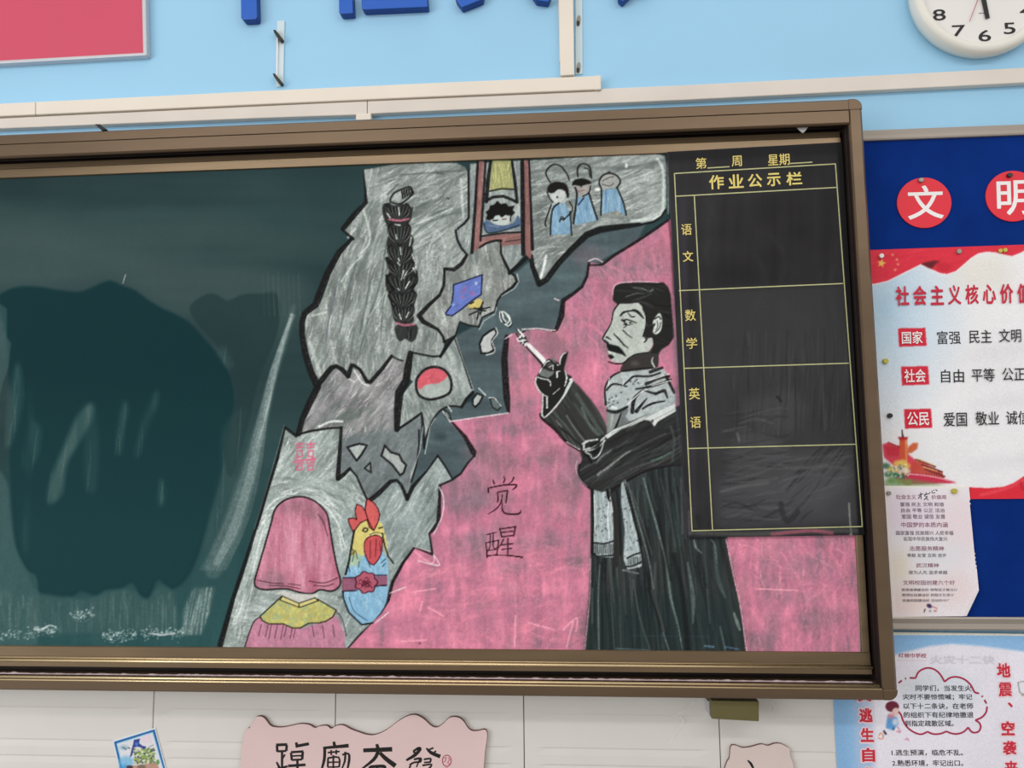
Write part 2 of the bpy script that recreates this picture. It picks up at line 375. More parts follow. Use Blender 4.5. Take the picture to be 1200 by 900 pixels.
# tiled dado: large glazed tiles with pressed horizontal ribs
D_T = 0.010
jx = [xp(x, 850, D_T) for x in (179, 393, 613, 843)]
pitch = (jx[3]-jx[0])/3; zt = zp(775, D_T); TH = 0.62
dado = box('wall_dado', (-3.1, -0.0025, 0.0), (3.3, 0.0, zt-0.001), MT['grout']); tag(dado, kind='structure')
ribs = [zp(y, D_T, 400) for y in (834.5, 873.5, 893)]
def tile_mesh():
    g = 0.0009; xa, xb = g, pitch-g; h = TH; tops = []
    prof = [(0.003, 0.0), (D_T-0.001, 0.0), (D_T, 0.001)]
    zr = sorted([r-(zt-h) for r in ribs] + [0.05, 0.12, 0.2, 0.3])
    for k, z in enumerate(zr): prof += [(D_T, z-0.012), (D_T-0.0010, z-0.0008), (D_T-0.0010, z+0.0010), (D_T+0.0002, z+0.004)]
    prof += [(D_T, h-0.001), (D_T-0.001, h-g), (0.003, h-g)]
    prof = [p for i, p in enumerate(prof)]
    n = len(prof); xs = [xa, xa+0.001, xa+0.02, xa+0.045, xb-0.045, xb-0.02, xb-0.001, xb]; V = []
    for j, x in enumerate(xs):
        for d, z in prof:
            dd = d
            if j in (0, 7): dd = min(d, D_T-0.001)
            elif j in (1, 2, 5, 6) and 0.0015 < z < h-0.002: dd = D_T
            V.append((x, -dd, z))
    Fc = [[j*n+i, j*n+(i+1) % n, (j+1)*n+(i+1) % n, (j+1)*n+i] for j in range(len(xs)-1) for i in range(n)]
    Fc += [list(range(n)), list(range((len(xs)-1)*n, len(xs)*n))]
    return V, Fc
V, Fc = tile_mesh(); t0 = mesh('wall_tile', V, Fc, MT['tile'], dado); fix_normals(t0); tme = t0.data
base = Vector(t0.location)
off = np.array(dado.matrix_world.translation)
k0 = -6; first = True
for r in range(2):
    for k in range(-5, 9):
        x = jx[0] + k*pitch; z = zt - TH*(r+1)
        o = t0 if first else t0.copy()
        o.location = (x, 0, z)
        if not first: COL.objects.link(o)
        first = False

# ================================================================== BLACKBOARD
DF, DS, DB = 0.095, 0.060, 0.055           # outer frame face, sliding leaf frame, writing surface
XR = xp(1039.6, 600, DF); XL = xp(-330, 600, DF); XI = xp(1023.5, 600, DF)      # outer right, outer left, inner edge of right stile
XI = XR - 0.0275
bb = empty('blackboard', (0, 0, zp(815, DF)), 'long bronze-framed green sliding blackboard covered in chalk drawing', 'blackboard')
zo = zp(132.3, DF); zi = zp(160.5, DF); zg = zp(145.0, DF)
RAD = 0.017
extrude_x('top_rail', [(0.014, zo-0.002), (DF-0.004, zo), (DF, zo-0.004), (DF, zg+0.0012), (DF-0.003, zg+0.0006), (DF-0.003, zg-0.0006), (DF, zg-0.0012), (DF, zi+0.003), (DF-0.003, zi), (DF-0.008, zi), (DF-0.008, zi+0.02), (0.014, zi+0.02)], XL+0.0278, XI-0.0003, MT['bronze'], bb)
zb0, zb1 = zp(815.8, DF), zp(803.2, DF)
def ridge(d, ztop, r): return [(d - r + r*math.cos(t), ztop - r + r*math.sin(t)) for t in np.linspace(0, math.pi, 9)]   # rounded bead
extrude_x('bottom_rail', [(0.014, zb0+0.004), (0.085, zb0), (DF-0.003, zb0), (DF, zb0+0.003), (DF, zb1-0.002), (DF-0.002, zb1), (DF-0.005, zb1), (DF-0.005, zb1+0.0006), *ridge(DF-0.0055, zp(801.6, DF-0.006), 0.0016), (DF-0.0090, zp(800.6, DF-0.009)), *ridge(DF-0.0095, zp(797.6, DF-0.012), 0.0042), (DF-0.032, zp(791.5, DF-0.032)-0.004), (0.014, zp(791.5, DF-0.032)-0.006)], XL+0.0278, XI-0.0003, MT['bronze'], bb)
def bead(name, d, z, r, xa, xb, parent):  # rod added along a ridge, its bright highlight carried by the colour
    o = extrude_x(name, [(d + r*math.cos(t), z + r*math.sin(t)) for t in np.linspace(0, 2*math.pi, 14, endpoint=False)], xa, xb, MT['bead'], parent)
    o.data.polygons.foreach_set('use_smooth', [len(q.vertices) == 4 for q in o.data.polygons]); return o
bead('highlight_bead', DF-0.0022, zb1-0.0002, 0.0019, XL+0.028, XI-0.001, bb)
bead('highlight_bead', DF-0.0125, zp(798.9, DF-0.012)-0.0012, 0.0034, XL+0.028, XI-0.004, bb)
# rounded corners + stile on the right
def rounded_corner(zc, sgn, name):
    pts = [(XI, zc)]; n = 8
    cx, cz = XR-RAD, zc + sgn*0
    return pts
def stile(side):
    xo = XR if side > 0 else XL; s = side
    a, b = xo, xo - s*0.0275
    z0, z1 = zb1-0.0, zg
    prof = [(0.014, a), (DF-0.005, a), (DF, a-s*0.005), (DF, b+s*0.003), (DF-0.004, b), (0.014, b)]
    extrude_z('stile', prof, z0, z1, MT['bronze'], bb)
    for (zc, up) in ((z1, 1), (z0, -1)):
        H = (zo-z1) if up > 0 else (z0-zb0); r = min(RAD, H); W_ = 0.0275
        xi = a - s*W_; out = [(xi, zc), (a, zc)]
        for t in np.linspace(0, math.pi/2, 8): out.append((a - s*(r - r*math.cos(t)), zc + up*(H-r+r*math.sin(t))))
        out.append((xi, zc+up*H))
        V = [(x, -DF, z) for x, z in out] + [(x, -0.014, z) for x, z in out]; n = len(out)
        o = mesh('corner_cap', V, [list(range(n)), list(range(2*n-1, n-1, -1))] + [[i, i+n, (i+1) % n+n, (i+1) % n] for i in range(n)], MT['bronze'], bb)
        fix_normals(o); bevel(o, 0.002, 2, 50)
stile(1); stile(-1)
# inner channel of the frame
extrude_z('jamb_track', [(0.016, XI), (DF-0.006, XI), (DF-0.006, XI-0.0015), (0.078, XI-0.0015), (0.078, XI-0.004), (0.074, XI-0.004), (0.074, XI-0.0015), (0.016, XI-0.0015)], zb1, zi, MT['track'], bb)
box('back_panel', (XL+0.02, -0.03, zb0+0.012), (XR-0.02, -0.014, zo-0.012), MT['track'], bb)
extrude_x('top_track', [(DF-0.009, zi+0.018), (DF-0.009, zi+0.001), (DF-0.012, zi+0.001), (DF-0.012, zi+0.010), (0.07, zi+0.010), (0.07, zi+0.002), (0.068, zi+0.002), (0.068, zi+0.018)], XL+0.03, XI, MT['track'], bb)
# chalk dust lying in the lower track
bm_v = []; bm_f = []
zt_ = zp(791.5, DF-0.032)-0.0035; xs = np.arange(XL+0.05, XI-0.01, 0.004)
h = np.clip(rng.normal(0.0008, 0.0014, len(xs)), 0.0001, 0.004)
h = np.convolve(h, np.ones(3)/3, 'same')
for i, x in enumerate(xs): bm_v += [(x, -(DF-0.019), zt_-0.0005), (x, -(DF-0.025+0.002*rng.random()), zt_+h[i]), (x, -(DF-0.031), zt_-0.001)]
for i in range(len(xs)-1): a = i*3; bm_f += [(a, a+1, a+4, a+3), (a+1, a+2, a+5, a+4)]
o = mesh('chalk_dust', bm_v, bm_f, MT['dust'], bb); tag(o, kind='stuff')

# sliding leaf
leaf = empty('sliding_leaf', (0, -DB, zp(762, DB)), None, None); leaf.parent = bb
leaf.matrix_parent_inverse = bb.matrix_world.inverted()
zL0, zL1 = zp(786.2, DS+0.004), zp(168.5, DS); zs0, zs1 = zp(761.6, DB), zp(187.2, DB)
xS1 = xp(1016, 700, DS); xS0 = xp(1005.8, 700, DB)
bpy.context.view_layer.update()
XLL = XL + 0.05
extrude_x('leaf_top_rail', [(0.045, zL1), (DS-0.003, zL1), (DS-0.003, zp(174.5, DS)), (DS, zp(176, DS)), (DS, zs1+0.001), (DS-0.002, zs1), (0.045, zs1)], XLL, xS1, MT['bronze2'], leaf)
extrude_x('leaf_bottom_rail', [(0.045, zL0), (DS+0.004, zL0), (DS+0.004, zp(780.4, DS+0.004)), *ridge(DS+0.004, zp(777.0, DS+0.001), 0.0035), (DS-0.0006, zp(775.8, DS)), *ridge(DS+0.0012, zp(773.9, DS+0.001), 0.0014)[:-2], (DS-0.001, zs0), (DS-0.003, zs0+0.0015), (0.045, zs0+0.0015)], XLL, xS1, MT['bronze2'], leaf)
bead('highlight_bead', DS+0.0022, zp(778.9, DS+0.002), 0.0034, XLL, xS1+0.002, leaf); bead('highlight_bead', DS-0.0002, zp(775.6, DS)-0.0002, 0.0013, XLL, xS1, leaf)
extrude_z('leaf_stile', [(0.045, xS0), (DS-0.002, xS0), (DS-0.001, xS0+0.002), (DS-0.001, xS1-0.001), (DS-0.002, xS1), (0.045, xS1)], zs0+0.0015, zs1, MT['bronze2'], leaf)
box('leaf_backing', (XLL, -(DB-0.0015), zs0-0.002), (xS0+0.001, -0.046, zs1+0.002), MT['green'], leaf)

# ================================================================== THE CHALK DRAWING (pigment)
cv = Canvas(-12, 172, 1020, 776, 2, (38,66,67))
EL = {}
def el(name, label, _n=[0]):
    _n[0] += 1; EL[_n[0]] = (name, label); return _n[0]
def A(s): return [tuple(map(float, q.split(','))) for q in s.split()]
BK = (26,26,27); GY = (138,146,142); WH = (205,212,208)
# ---- bare board, wiped clean in clouds
yy = np.linspace(cv.y0, cv.y1, cv.H)[:, None]; xx = np.linspace(cv.x0, cv.x1, cv.W)[None, :]
n1 = cv.noise(160, 90); n2 = cv.noise(18, 160, 3); n3 = cv.noise(220, 16, 2)
base = np.array([42,64,66])/255 + (n3*0.006)[..., None]*np.array([1,1,1])
base = base + (n1*0.012)[..., None]*np.array([.8,1,1])
low = np.clip((yy-470)/260, 0, 1)[..., None]  # hazy reflections put into the board colour, lighter and tealer downwards
base = base*(1-low) + (np.array([44,86,88])/255 + (n2*0.006)[..., None])*low
cv.img[:] = base
haze = cv.mask(A('-12,250 60,262 120,285 200,300 300,305 370,330 350,380 300,420 280,380 240,370 190,365 130,330 60,338 -12,345'), 16)
cv.blend(haze[0], haze[1], (74,94,94), 0.5)
for x in range(-10, 400, 26):
    cv.ell(x, 250+40*rng.random(), 50+20*rng.random(), 12+10*rng.random(), (60,82,82), 0.22, 9)
blot = A('-2,352 5,342 22,336 45,336 70,340 92,342 105,338 118,332 130,329 142,334 158,340 172,350 188,360 205,368 222,378 238,395 255,415 270,440 275,470 270,500 258,560 244,610 232,650 218,678 200,690 185,678 175,700 165,698 155,682 140,690 125,690 112,697 95,692 85,698 60,698 42,690 34,672 22,650 16,610 12,540 14,480 10,440 8,400')
r = cv.poly(blot, (13,50,55), 0.96, 2.2, 4)
cv.blend(box_blur(r[0], 8)*np.clip((yy[r[1][2]:r[1][3]]-430)/200, 0, 1), r[1], (26,64,68), 0.85)
r2 = cv.poly(A('222,362 235,348 250,344 262,350 268,352 285,345 305,344 324,344 328,370 322,400 305,440 295,480 285,520 270,560 262,520 275,470 268,430 250,400 235,384'), (32,56,58), 0.75, 1.6, 4)
cv.poly(A('0,356 8,362 8,395 13,402 10,430 3,450 -2,470 -12,480 -12,352'), (76,108,108), 0.45, 1.2)
cv.poly(A('-12,560 8,565 12,600 18,640 32,668 44,682 42,760 -12,760'), (70,104,104), 0.55, 1.6, 3)
cv.hatch(cv.mask(A('-12,690 45,700 90,704 112,702 125,695 150,692 172,704 205,692 208,738 -12,744'), 2), 260, 34, 1.57, 3, [(84,114,112),(60,92,92),(100,130,126)], (.1,.35), .03, .03, 1.8)
cv.poly(A('42,698 90,702 112,700 125,693 150,690 172,702 182,690 200,690 208,735 180,742 100,742 40,742'), (66,98,98), 0.5, 2.4, 3)
# upward wiping streaks
for p, a_, c_ in ((A('20,425 25,440 26,470 20,500 12,522 7,520 9,485 12,455'), .62, (84,112,110)), (A('36,450 38,490 48,500 46,530 34,560 26,640 34,640 32,560 26,540 34,500'), .4, (60,94,94)),
                 (A('108,472 108,490 92,520 78,545 72,580 56,590 60,560 74,525 92,485'), .62, (88,118,114)), (A('110,474 116,520 112,575 100,570 98,520'), .3, (62,92,92)),
                 (A('145,470 150,480 146,500 142,530 136,530 138,500'), .5, (70,102,100)), (A('184,456 184,475 175,495 163,535 158,530 165,500 172,480'), .5, (66,98,98)),
                 (A('188,560 194,575 192,590 185,590'), .5, (60,100,98)), (A('262,405 272,425 268,432 256,415'), .45, (60,86,88)), (A('262,500 290,480 276,560 258,620 238,650 246,600 256,560'), .25, (70,100,100))):
    q_ = cv.mask(p, 3.4, 4); f_ = np.zeros((cv.H, cv.W), np.float32); a, b, c, e = q_[1]; f_[c:e, a:b] = q_[0]; cv.blend(q_[0]*(0.75+0.25*np.clip(n2[c:e, a:b], -1, 1)), q_[1], c_, a_)
    cv.hatch((q_[0], q_[1]), 14, 60, 1.62, 1.6, [(120,142,138)], (.1,.3), .06, .05, 1.2)
# long curved eraser sweep
sw = [((342,372),(330,400),(318,440),(306,480),(296,530),(286,570),(270,620),(250,660),(228,690),(214,730)), 22]
cv.line(A('344,360 334,398 320,440 308,490 298,530 284,580 268,630 250,668'), [5,7,9,13,18,24,26,20], (98,124,122), 0.42, 5, 4, 0.1); cv.poly(A('226,690 252,688 246,716 236,744 212,744 214,716'), (98,126,122), .42, 2.6); cv.hatch(cv.mask(A('226,690 252,688 246,716 236,744 212,744 214,716'), 1), 90, 44, 1.72, 1.8, [(140,160,156)], (.15,.4), .04, .03, 1)
cv.line(A('344,370 336,390 322,440 312,480 302,520 290,570 274,620 254,660'), [3,4,5,6,9,10,12,8], (128,150,146), 0.55, 3, 4, 0.1)
for k in range(16):
    o_ = (k-8)*1.9; cv.line([(341+o_*.1,372), (322+o_*.25,430), (308+o_*.4,490), (296+o_*.7,550), (278+o_*.95,610), (250+o_*1.1,668)], 0.9+rng.random(), (140,158,156), 0.10+0.2*rng.random(), 0.8)
for k in range(8): x = 308+k*6; cv.line([(x,318+rng.random()*6), (x+1,345+rng.random()*20), (x+2,370)], 1.2, (88,108,108), 0.15+.25*rng.random(), 1.2)
cv.line(A('319,455 312,485 302,520'), 1.4, (170,182,178), 0.5); cv.ell(341.5,369,2,2,(150,165,165),.8); cv.line(A('147,322 144,332'), 1, (170,180,175), .8)
for k in range(26):
    x = rng.random()*205+5; y = 700+rng.random()*10; cv.line([(x,y),(x+rng.normal()*1,y+26+rng.random()*14)], 1.3, (110,138,136), 0.06+.2*rng.random(), 1.2)
for (xa, xb, ya, n_) in ((40,68,738,70), (82,110,722,50), (88,110,718,30), (0,40,744,60), (120,160,744,110), (165,215,742,120), (120,145,750,30)):
    for _ in range(n_):
        x = xa+rng.random()*(xb-xa); y = ya+rng.normal()*3.2; cv.ell(x, y, .4+rng.random()*1.3, .3+rng.random()*.6, (176,196,192), 0.25+rng.random()*.6, .3, rng.normal()*.4)
cv.line(A('40,738 50,737 58,733 66,735'), [1,2.5,2,1], (190,204,200), .7); cv.line(A('176,742 190,744 205,742'), [1,2.4,1.5], (190,190,196), .7)
cv.line(A('-12,757 200,758.5 400,760.5 700,762'), 1.2, (190,198,190), .6, .8, 0)
# ---- teal ground between the shards
r = cv.poly(A('560,330 606,318 628,300 690,276 757,262 746,284 690,312 660,395 600,400 596,485 558,500 555,545 528,566 505,575 478,590 470,560 494,480 560,470 548,440 530,396 560,380'), (82,100,105), 0.95, 1.5)
full = cv.full(r); tn = cv.noise(60, 14, 3); cv.img += (full*tn*0.018)[..., None]*np.array([.7,1,1], np.float32)
cv.ell(613,374,14,4,(64,82,86),.7,3); cv.ell(642,378,10,4,(70,90,92),.6,3); cv.ell(516,512,8,4,(56,70,76),.8,3)

# ---- pink ground
E_pink = el('chalk_background', 'pink chalk ground behind the drawn man')
PINK = A('783,258 746,281 720,298 706,309 690,308 687,325 682,337 672,344 660,351 657,370 652,388 640,388 625,386 612,389 600,391 592,395 589,420 590,440 593,470 595,485 560,489 527,494 545,515 555,533 548,543 540,557 530,562 515,568 513,590 511,612 503,625 507,650 503,645 485,640 472,660 460,682 453,705 440,725 420,745 404,764 1008,768 1006,615 880,615 812,640 800,460 795,330 791,256')
r = cv.poly(PINK, (186,104,130), 1.0, 0.5, el=E_pink); fp = cv.full(r)
nv = cv.noise(14, 90, 3); nh = cv.noise(70, 24, 3); nf = cv.noise(6, 30, 3); nn = np.clip(nv*0.45+nh*0.5+nf*0.3, -2, 2)
bright = np.array([216,119,148])/255; grey = np.array([134,104,118])/255; midc = np.array([184,104,132])/255
up = np.clip((620-yy)/330, 0, 1)*0.85
t = nn - up - 0.15
colp = midc + np.clip(t, 0, 1.5)[..., None]*(bright-midc)*0.75 + np.clip(-t-0.35, 0, 1.6)[..., None]*(grey-midc)*0.5
cv.img = (cv.img*(1-fp[..., None]) + colp*fp[..., None]).astype(np.float32)
for x, y, rx, ry in ((725,318,14,12),(755,314,18,8),(700,322,18,6),(760,300,26,10),(560,585,16,14),(548,592,12,20),(622,402,24,8),(560,630,16,10),(632,636,34,9),(600,665,22,8),(664,560,16,14),(668,590,10,18),(600,690,16,5),(700,400,10,5),(560,640,36,14),(584,620,8,14),(560,530,20,12),(690,300,20,12),(950,665,30,14),(920,640,14,6),(960,725,26,12),(900,650,10,25),(905,735,8,20),(610,470,14,22),(570,555,24,12),(930,700,40,8)):
    cv.ell(x, y, rx, ry, (134,110,122), 0.38, 6)
cv.hatch(r, 900, 40, lambda x, y: 1.55 + 0.12*math.sin(x*0.03), 3.6, [(224,122,146),(212,114,140),(196,108,134)], (.10,.30), .10, .06, 2.2)
cv.hatch(r, 380, 44, 1.56, 3.0, [(150,108,124),(142,104,118)], (.10,.30), .08, .06, 2.0); cv.hatch(r, 260, 26, 1.5, 1.4, [(236,136,158),(160,104,122)], (.1,.3), .25, .1, .9)
cv.hatch(r, 200, 34, -0.15, 3.4, [(232,130,152),(222,118,142)], (.10,.3), .3, .15, 2, (410,640,700,764))
cv.hatch(r, 220, 28, 1.45, 3.0, [(226,124,150),(216,116,142),(156,108,124)], (.12,.35), .35, .2, 1.8, (850,627,1008,766)); cv.hatch(r, 60, 18, 0.4, 1.4, [(240,150,172)], (.15,.4), .9, .2, .9, (850,627,1008,700))
cv.hatch(r, 200, 30, 1.15, 2.4, [(214,112,142),(205,116,140)], (.2,.4), .3, .2, 1.2, (640,290,790,480))
for (x, y) in ((650,590),(655,400),(690,440),(575,700),(660,730),(480,700),(610,745),(900,640),(870,690)): cv.ell(x, y, 16, 16, (240,126,152), .28, 8)
for p in ('482,694 510,690','495,705 492,716','604,722 603,758','620,730 650,738','660,738 676,724 675,740','672,728 664,758','502,712 520,722','470,752 500,750','478,640 505,660 509,652','886,690 935,692'): cv.line(A(p), 1.8, (248,150,170), .7, .8)
for k in range(46):
    x, y = 560+rng.random()*235, 265+rng.random()*330
    f_ = cv.mask([(x-9-rng.random()*14,y-5),(x+4,y-8-rng.random()*10),(x+14+rng.random()*10,y+4),(x-2,y+10+rng.random()*12)], 4.5, 3); f_ = (f_[0]*fp[f_[1][2]:f_[1][3], f_[1][0]:f_[1][1]], f_[1]) if f_ else None
    if f_: cv.blend(f_[0], f_[1], [(146,100,114),(164,98,116),(136,100,112),(204,110,134)][k % 4], .42)
cv.line(A('405,762 500,761.5 690,762'), 2, (236,130,160), .7, 1, 0); cv.ell(492,754,1.3,1.3,(110,50,70),.9)
# pink edges: thick black then whitish rim
for p, w_ in (('783,258 764,271 746,283 720,299 706,310 692,311 690,308 688,324 682,336 672,344 660,352 658,370 652,386 648,388', [2.5,3,3,3,2.4,1.4,2.5,2.6,3,3.5,4.5,6,4,2]), ('594,395 591,420 592,440 594,468 596,483', [5,7,7,7,3]), ('530,495 545,512 555,530 556,534', [2,4,6,3]), ('555,535 548,543 540,555 530,562 514,569', [1.5,2,2,2.5,2.5]), ('514,569 513,590 512,612 503,624', [6,7,7,4]), ('503,624 507,650 486,641 472,658 458,682 454,703 446,718 424,738 403,760', [2,2,2.4,5,7,5,2.5,6,7])):
    cv.line(A(p), w_, BK, .92, 1.0, 3 if '514,569 513' in p else 0)
for p in ('612,386 630,385 645,387 651,387','690,306 698,303 706,307','600,392 592,397','527,494 560,489 596,484','515,571 520,585 518,605 508,626','508,650 515,662 505,661 490,657','484,640 504,646','457,695 475,688','440,730 455,718','650,350 655,352'): cv.line(A(p), 1.5, (222,200,206), .75, .8)
cv.line(A('1005,628 1007,700 1008,764'), 2.2, (150,128,130), .8, 1, 0)
E_txt = el('chalk_lettering', 'two black brushed characters on the pink chalk')

# ---- grey chalk shards
def shard(pts, name, label, base_, ang, n, cols=None, w_=2.2, ln=24, box_=None):
    e_ = el(name, label); r = cv.poly(pts, base_, .96, .5, grain=.05, el=e_)
    f = cv.full(r); a, b, c, e2 = r[1]
    nz = cv.noise(26, 26, 3); cv.img += (f*nz*0.03)[..., None]
    cv.hatch(r, int(n*.30), ln*1.5, ang, w_*2.2, cols or [(166,174,170),(180,188,184),(150,160,156)], (.10,.34), .14, .08, 2.2, box_)
    cv.hatch(r, int(n*.22), ln*1.5, ang, w_*1.9, [(92,104,100),(84,98,92),(108,116,114)], (.10,.34), .14, .08, 2.0, box_)
    cv.hatch(r, int(n*.35), ln*1.2, ang, w_*.8, cols or [(182,190,186),(196,202,198)], (.10,.38), .16, .1, 1.0, box_)
    cv.hatch(r, int(n*.16), ln*1.0, ang, w_*.6, [(84,96,92)], (.12,.36), .16, .1, .9, box_)
    cv.hatch(r, int(n*.07), ln*.8, ang, w_*.5, [(218,224,220)], (.2,.5), .2, .12, .6, box_)
    return r, e_
PA = A('426,199 438,197 460,193 500,191 535,191 545,196 549,203 549,255 546,262 537,267 533,272 535,283 540,292 547,299 541,309 532,316 521,315 520,335 516,346 490,370 497,377 513,386 520,397 521,401 517,418 508,417 482,413 480,425 474,432 458,417 448,432 434,447 430,446 420,430 413,427 408,440 400,430 394,428 387,432 377,448 371,452 362,430 355,405 354,380 357,368 370,357 372,350 385,320 396,297 410,283 414,279 401,271 415,253 428,236 430,225')
angA = lambda x, y: (1.85 if y < 330 else 1.75) if x < 450 else (-0.45 if y < 260 and x < 520 else (-0.6 if y < 300 else 1.7))
rA, _ = shard(PA, 'chalk_shard', 'grey chalk shard carrying the black braid', (132,140,136), angA, 1500)
for p, w_, c_ in (('462,258 452,290 446,330 430,380 420,420',2,(80,98,92)), ('420,300 408,340 398,390',2,(84,96,100)), ('434,330 422,390',2.2,(76,98,88)), ('446,400 450,350 460,320',1.6,(90,104,98)), ('396,330 386,372 382,400',2,(86,96,108)), ('470,205 510,202 540,200',2,(86,96,92)), ('478,252 500,240 520,232',3,(96,112,104)), ('480,280 500,262 530,250',3,(90,108,98)), ('454,228 466,216',2,(70,80,76)), ('488,244 506,234',2,(84,96,92)), ('490,262 530,244',1.6,(200,208,204)), ('432,372 452,342',1,(196,202,198)), ('424,240 434,280 420,300',2.4,(196,206,200)), ('500,300 512,270 522,290',2,(186,192,188)), ('540,210 543,255',3,(184,194,192)), ('362,400 376,440',4,(176,186,182)), ('366,370 382,366',2,(196,200,196)), ('408,278 416,268',3,(206,206,206)), ('524,232 526,233',2.4,(60,66,64)), ('512,203 519,203.5',1.5,(52,56,56)), ('400,330 412,312 424,300',2,(190,198,200)), ('388,400 392,420 396,428',3,(170,172,170))):
    cv.line(A(p), w_, c_, .6, 1.4)
PB = A('371,453 377,449 394,430 407,443 413,430 420,434 432,450 447,435 459,419 473,425 480,432 474,450 465,465 463,500 466,503 494,484 493,500 490,530 482,562 477,584 465,563 458,563 445,576 434,587 428,580 410,549 397,560 400,501 375,502 354,510 351,507 356,488')
rB, _ = shard(PB, 'chalk_shard', 'pinkish grey shard in the middle of the wall', (134,132,134), lambda x, y: -0.9, 700, [(172,170,172),(184,182,184),(158,156,158)], 2.4)
sh = cv.mask(A('400,512 462,502 494,484 493,500 490,530 482,562 477,584 465,563 445,576 434,587 410,549 397,560'), 3); cv.blend(sh[0], sh[1], (96,112,114), .6)
cv.blend(*cv.mask(A('372,498 400,484 440,476 400,500'), 3), (92,108,102), .6)
cv.line(A('374,500 388,494 401,494'), 2.6, (208,212,208), .8); cv.line(A('400,430 404,440 416,448'), 2, (190,190,190), .7); cv.line(A('415,434 424,448 432,452'), 1.6, (205,208,206), .8)
PC = A('482,413 508,418 518,417 532,396 536,402 548,440 554,457 548,465 541,477 525,476 515,482 506,496 500,512 497,526 495,510 494,483 466,503 463,500 466,470 484,447 479,443')
rC, _ = shard(PC, 'chalk_shard', 'pale shard holding the red and grey circle', (142,152,148), lambda x, y: 1.2, 420, None, 1.8, 16)
PD = A('521,315 532,316 541,309 548,298 556,291 566,286 578,283 587,285 588,300 597,317 605,323 606,331 600,338 586,346 582,355 580,366 565,373 561,384 540,377 533,394 521,400 514,387 498,377 490,370 516,346 520,335')
rD, _ = shard(PD, 'chalk_shard', 'grey shard with the small blue flag', (138,142,138), lambda x, y: 1.5, 420, None, 1.8, 16)
PF = A('620,188 640,187 700,182 768,180 779,183 781,195 781,240 778,252 770,258 752,262 730,264 700,268 688,272 665,292 648,314 636,330 632,332 627,316 622,300')
rF, _ = shard(PF, 'chalk_shard', 'grey shard with three small figures in blue', (130,138,135), lambda x, y: -0.35 if y < 300 else -0.9, 900)
cv.line(A('770,186 777,200 777,240 772,254 740,259'), 3.5, (196,206,202), .7, 1.5); cv.line(A('686,245 720,225 765,205'), 2.5, (176,186,182), .6, 1.6); cv.line(A('690,215 730,198 770,190'), 4, (92,100,100), .5, 2); cv.line(A('622,202 660,196 720,197 765,196'), 4, (88,98,98), .4, 2); cv.line(A('632,328 636,318 640,300'), 3, (206,212,210), .8); cv.ell(734,194,1.6,3,(214,220,214),.8); cv.ell(700,222,3,2,(220,224,220),.8)
PE = A('551,192 612,188 613,300 607,308 598,318 588,300 587,284 566,286 556,291 548,299 540,290 534,272 549,258')
rE, _ = shard(PE, 'chalk_shard', 'narrow grey shard around the red ladder', (140,150,148), lambda x, y: 1.6, 300, None, 1.8, 16)
PI = A('334,500 347,512 354,508 375,502 400,501 397,560 410,549 418,556 428,580 434,586 405,600 400,640 404,700 405,764 258,764 262,740 276,700 298,632 316,572')
angI = lambda x, y: (math.atan2(y-650, x-352)+math.pi/2) if 560 < y < 640 else (1.9 if x < 310 and y < 700 else (0.1 if y > 690 else -0.9))
rI, _ = shard(PI, 'chalk_shard', 'pale shard with the veiled bride, lower left', (146,158,154), angI, 1300, [(196,206,202),(210,218,214),(176,186,182)], 2.0, 18)
PJ = A('434,587 445,576 458,564 465,563 477,586 490,563 512,534 530,561 514,568 513,590 511,612 502,625 505,646 485,640 470,660 458,682 452,706 440,726 420,744 405,762 396,700 400,600 420,590')
rJ, _ = shard(PJ, 'chalk_shard', 'pale shard behind the chalk rooster', (140,154,152), lambda x, y: -1.0, 620, [(190,200,198),(206,214,212),(168,180,178)], 1.8, 20)
# black borders of shards
def bl(p, w_, sm=0, a_=.95, s_=.9): cv.line(A(p), w_, BK, a_, s_, sm)
bl('426,200 428,225 429,237 415,252 402,268', [1,2,4,6,5]); bl('402,270 414,280', 2.6); bl('413,279 397,296 384,320 373,349 370,357 357,367 354,378 354,392 358,415 364,435 372,452', [3,6,7,8,7,6,6,6,7,7,8])
bl('372,454 362,474 354,492 350,508', [7,7,6,6]); bl('372,452 378,444 388,431 394,429 401,433 408,441 412,428 415,428 422,433 430,447 434,448 448,432 459,417', [5,6,5,4,5,5,4,3,3,4,4,4,3])
bl('459,417 466,421 472,423', 1.4); bl('481,414 478,432 476,446 468,460 466,480 465,503', [6,8,8,9,8,6]); bl('482,413 497,416 508,418 516,417', 1.8); bl('516,418 524,405 533,394', [3,4,2]); bl('465,504 480,494 494,484 496,500 497,524', [2.5,2.5,2,3,2.5])
bl('533,396 542,420 553,455', [1.6,2.4,2]); bl('554,460 547,467 541,477', 3); bl('541,477 526,476 514,483 505,497 499,514 497,526', 1.8, 3)
bl('491,504 491,522 488,545 482,565', 1.6); bl('477,585 484,570 500,552 513,534', [4,4,2,2]); bl('513,534 521,545 530,561', 1.8); bl('434,586 445,577 458,564 465,563 470,568 477,584', [5,5,4,3,3,4])
bl('547,299 541,309 532,316 521,315', [3,4,4,3]); bl('521,315 520,335 515,346 502,358 491,370 496,377 513,386 519,394 521,401', [2.5,3,3,4,5,5,3,2.5,3])
bl('533,395 539,377 549,381 561,383 565,372 580,365 583,352 588,345 600,337 606,330 603,323 597,318 591,306 587,297 587,283', [1.5,1.5,1.5,2,1.5,2,2,2,3,3,2.5,3,3,2,2])
bl('520,401 533,394', 2); bl('549,200 549.5,255 544,262 536,268', [2,2.4,2.4,1.6]); bl('534,270 536,281 541,291 547,298', 2)
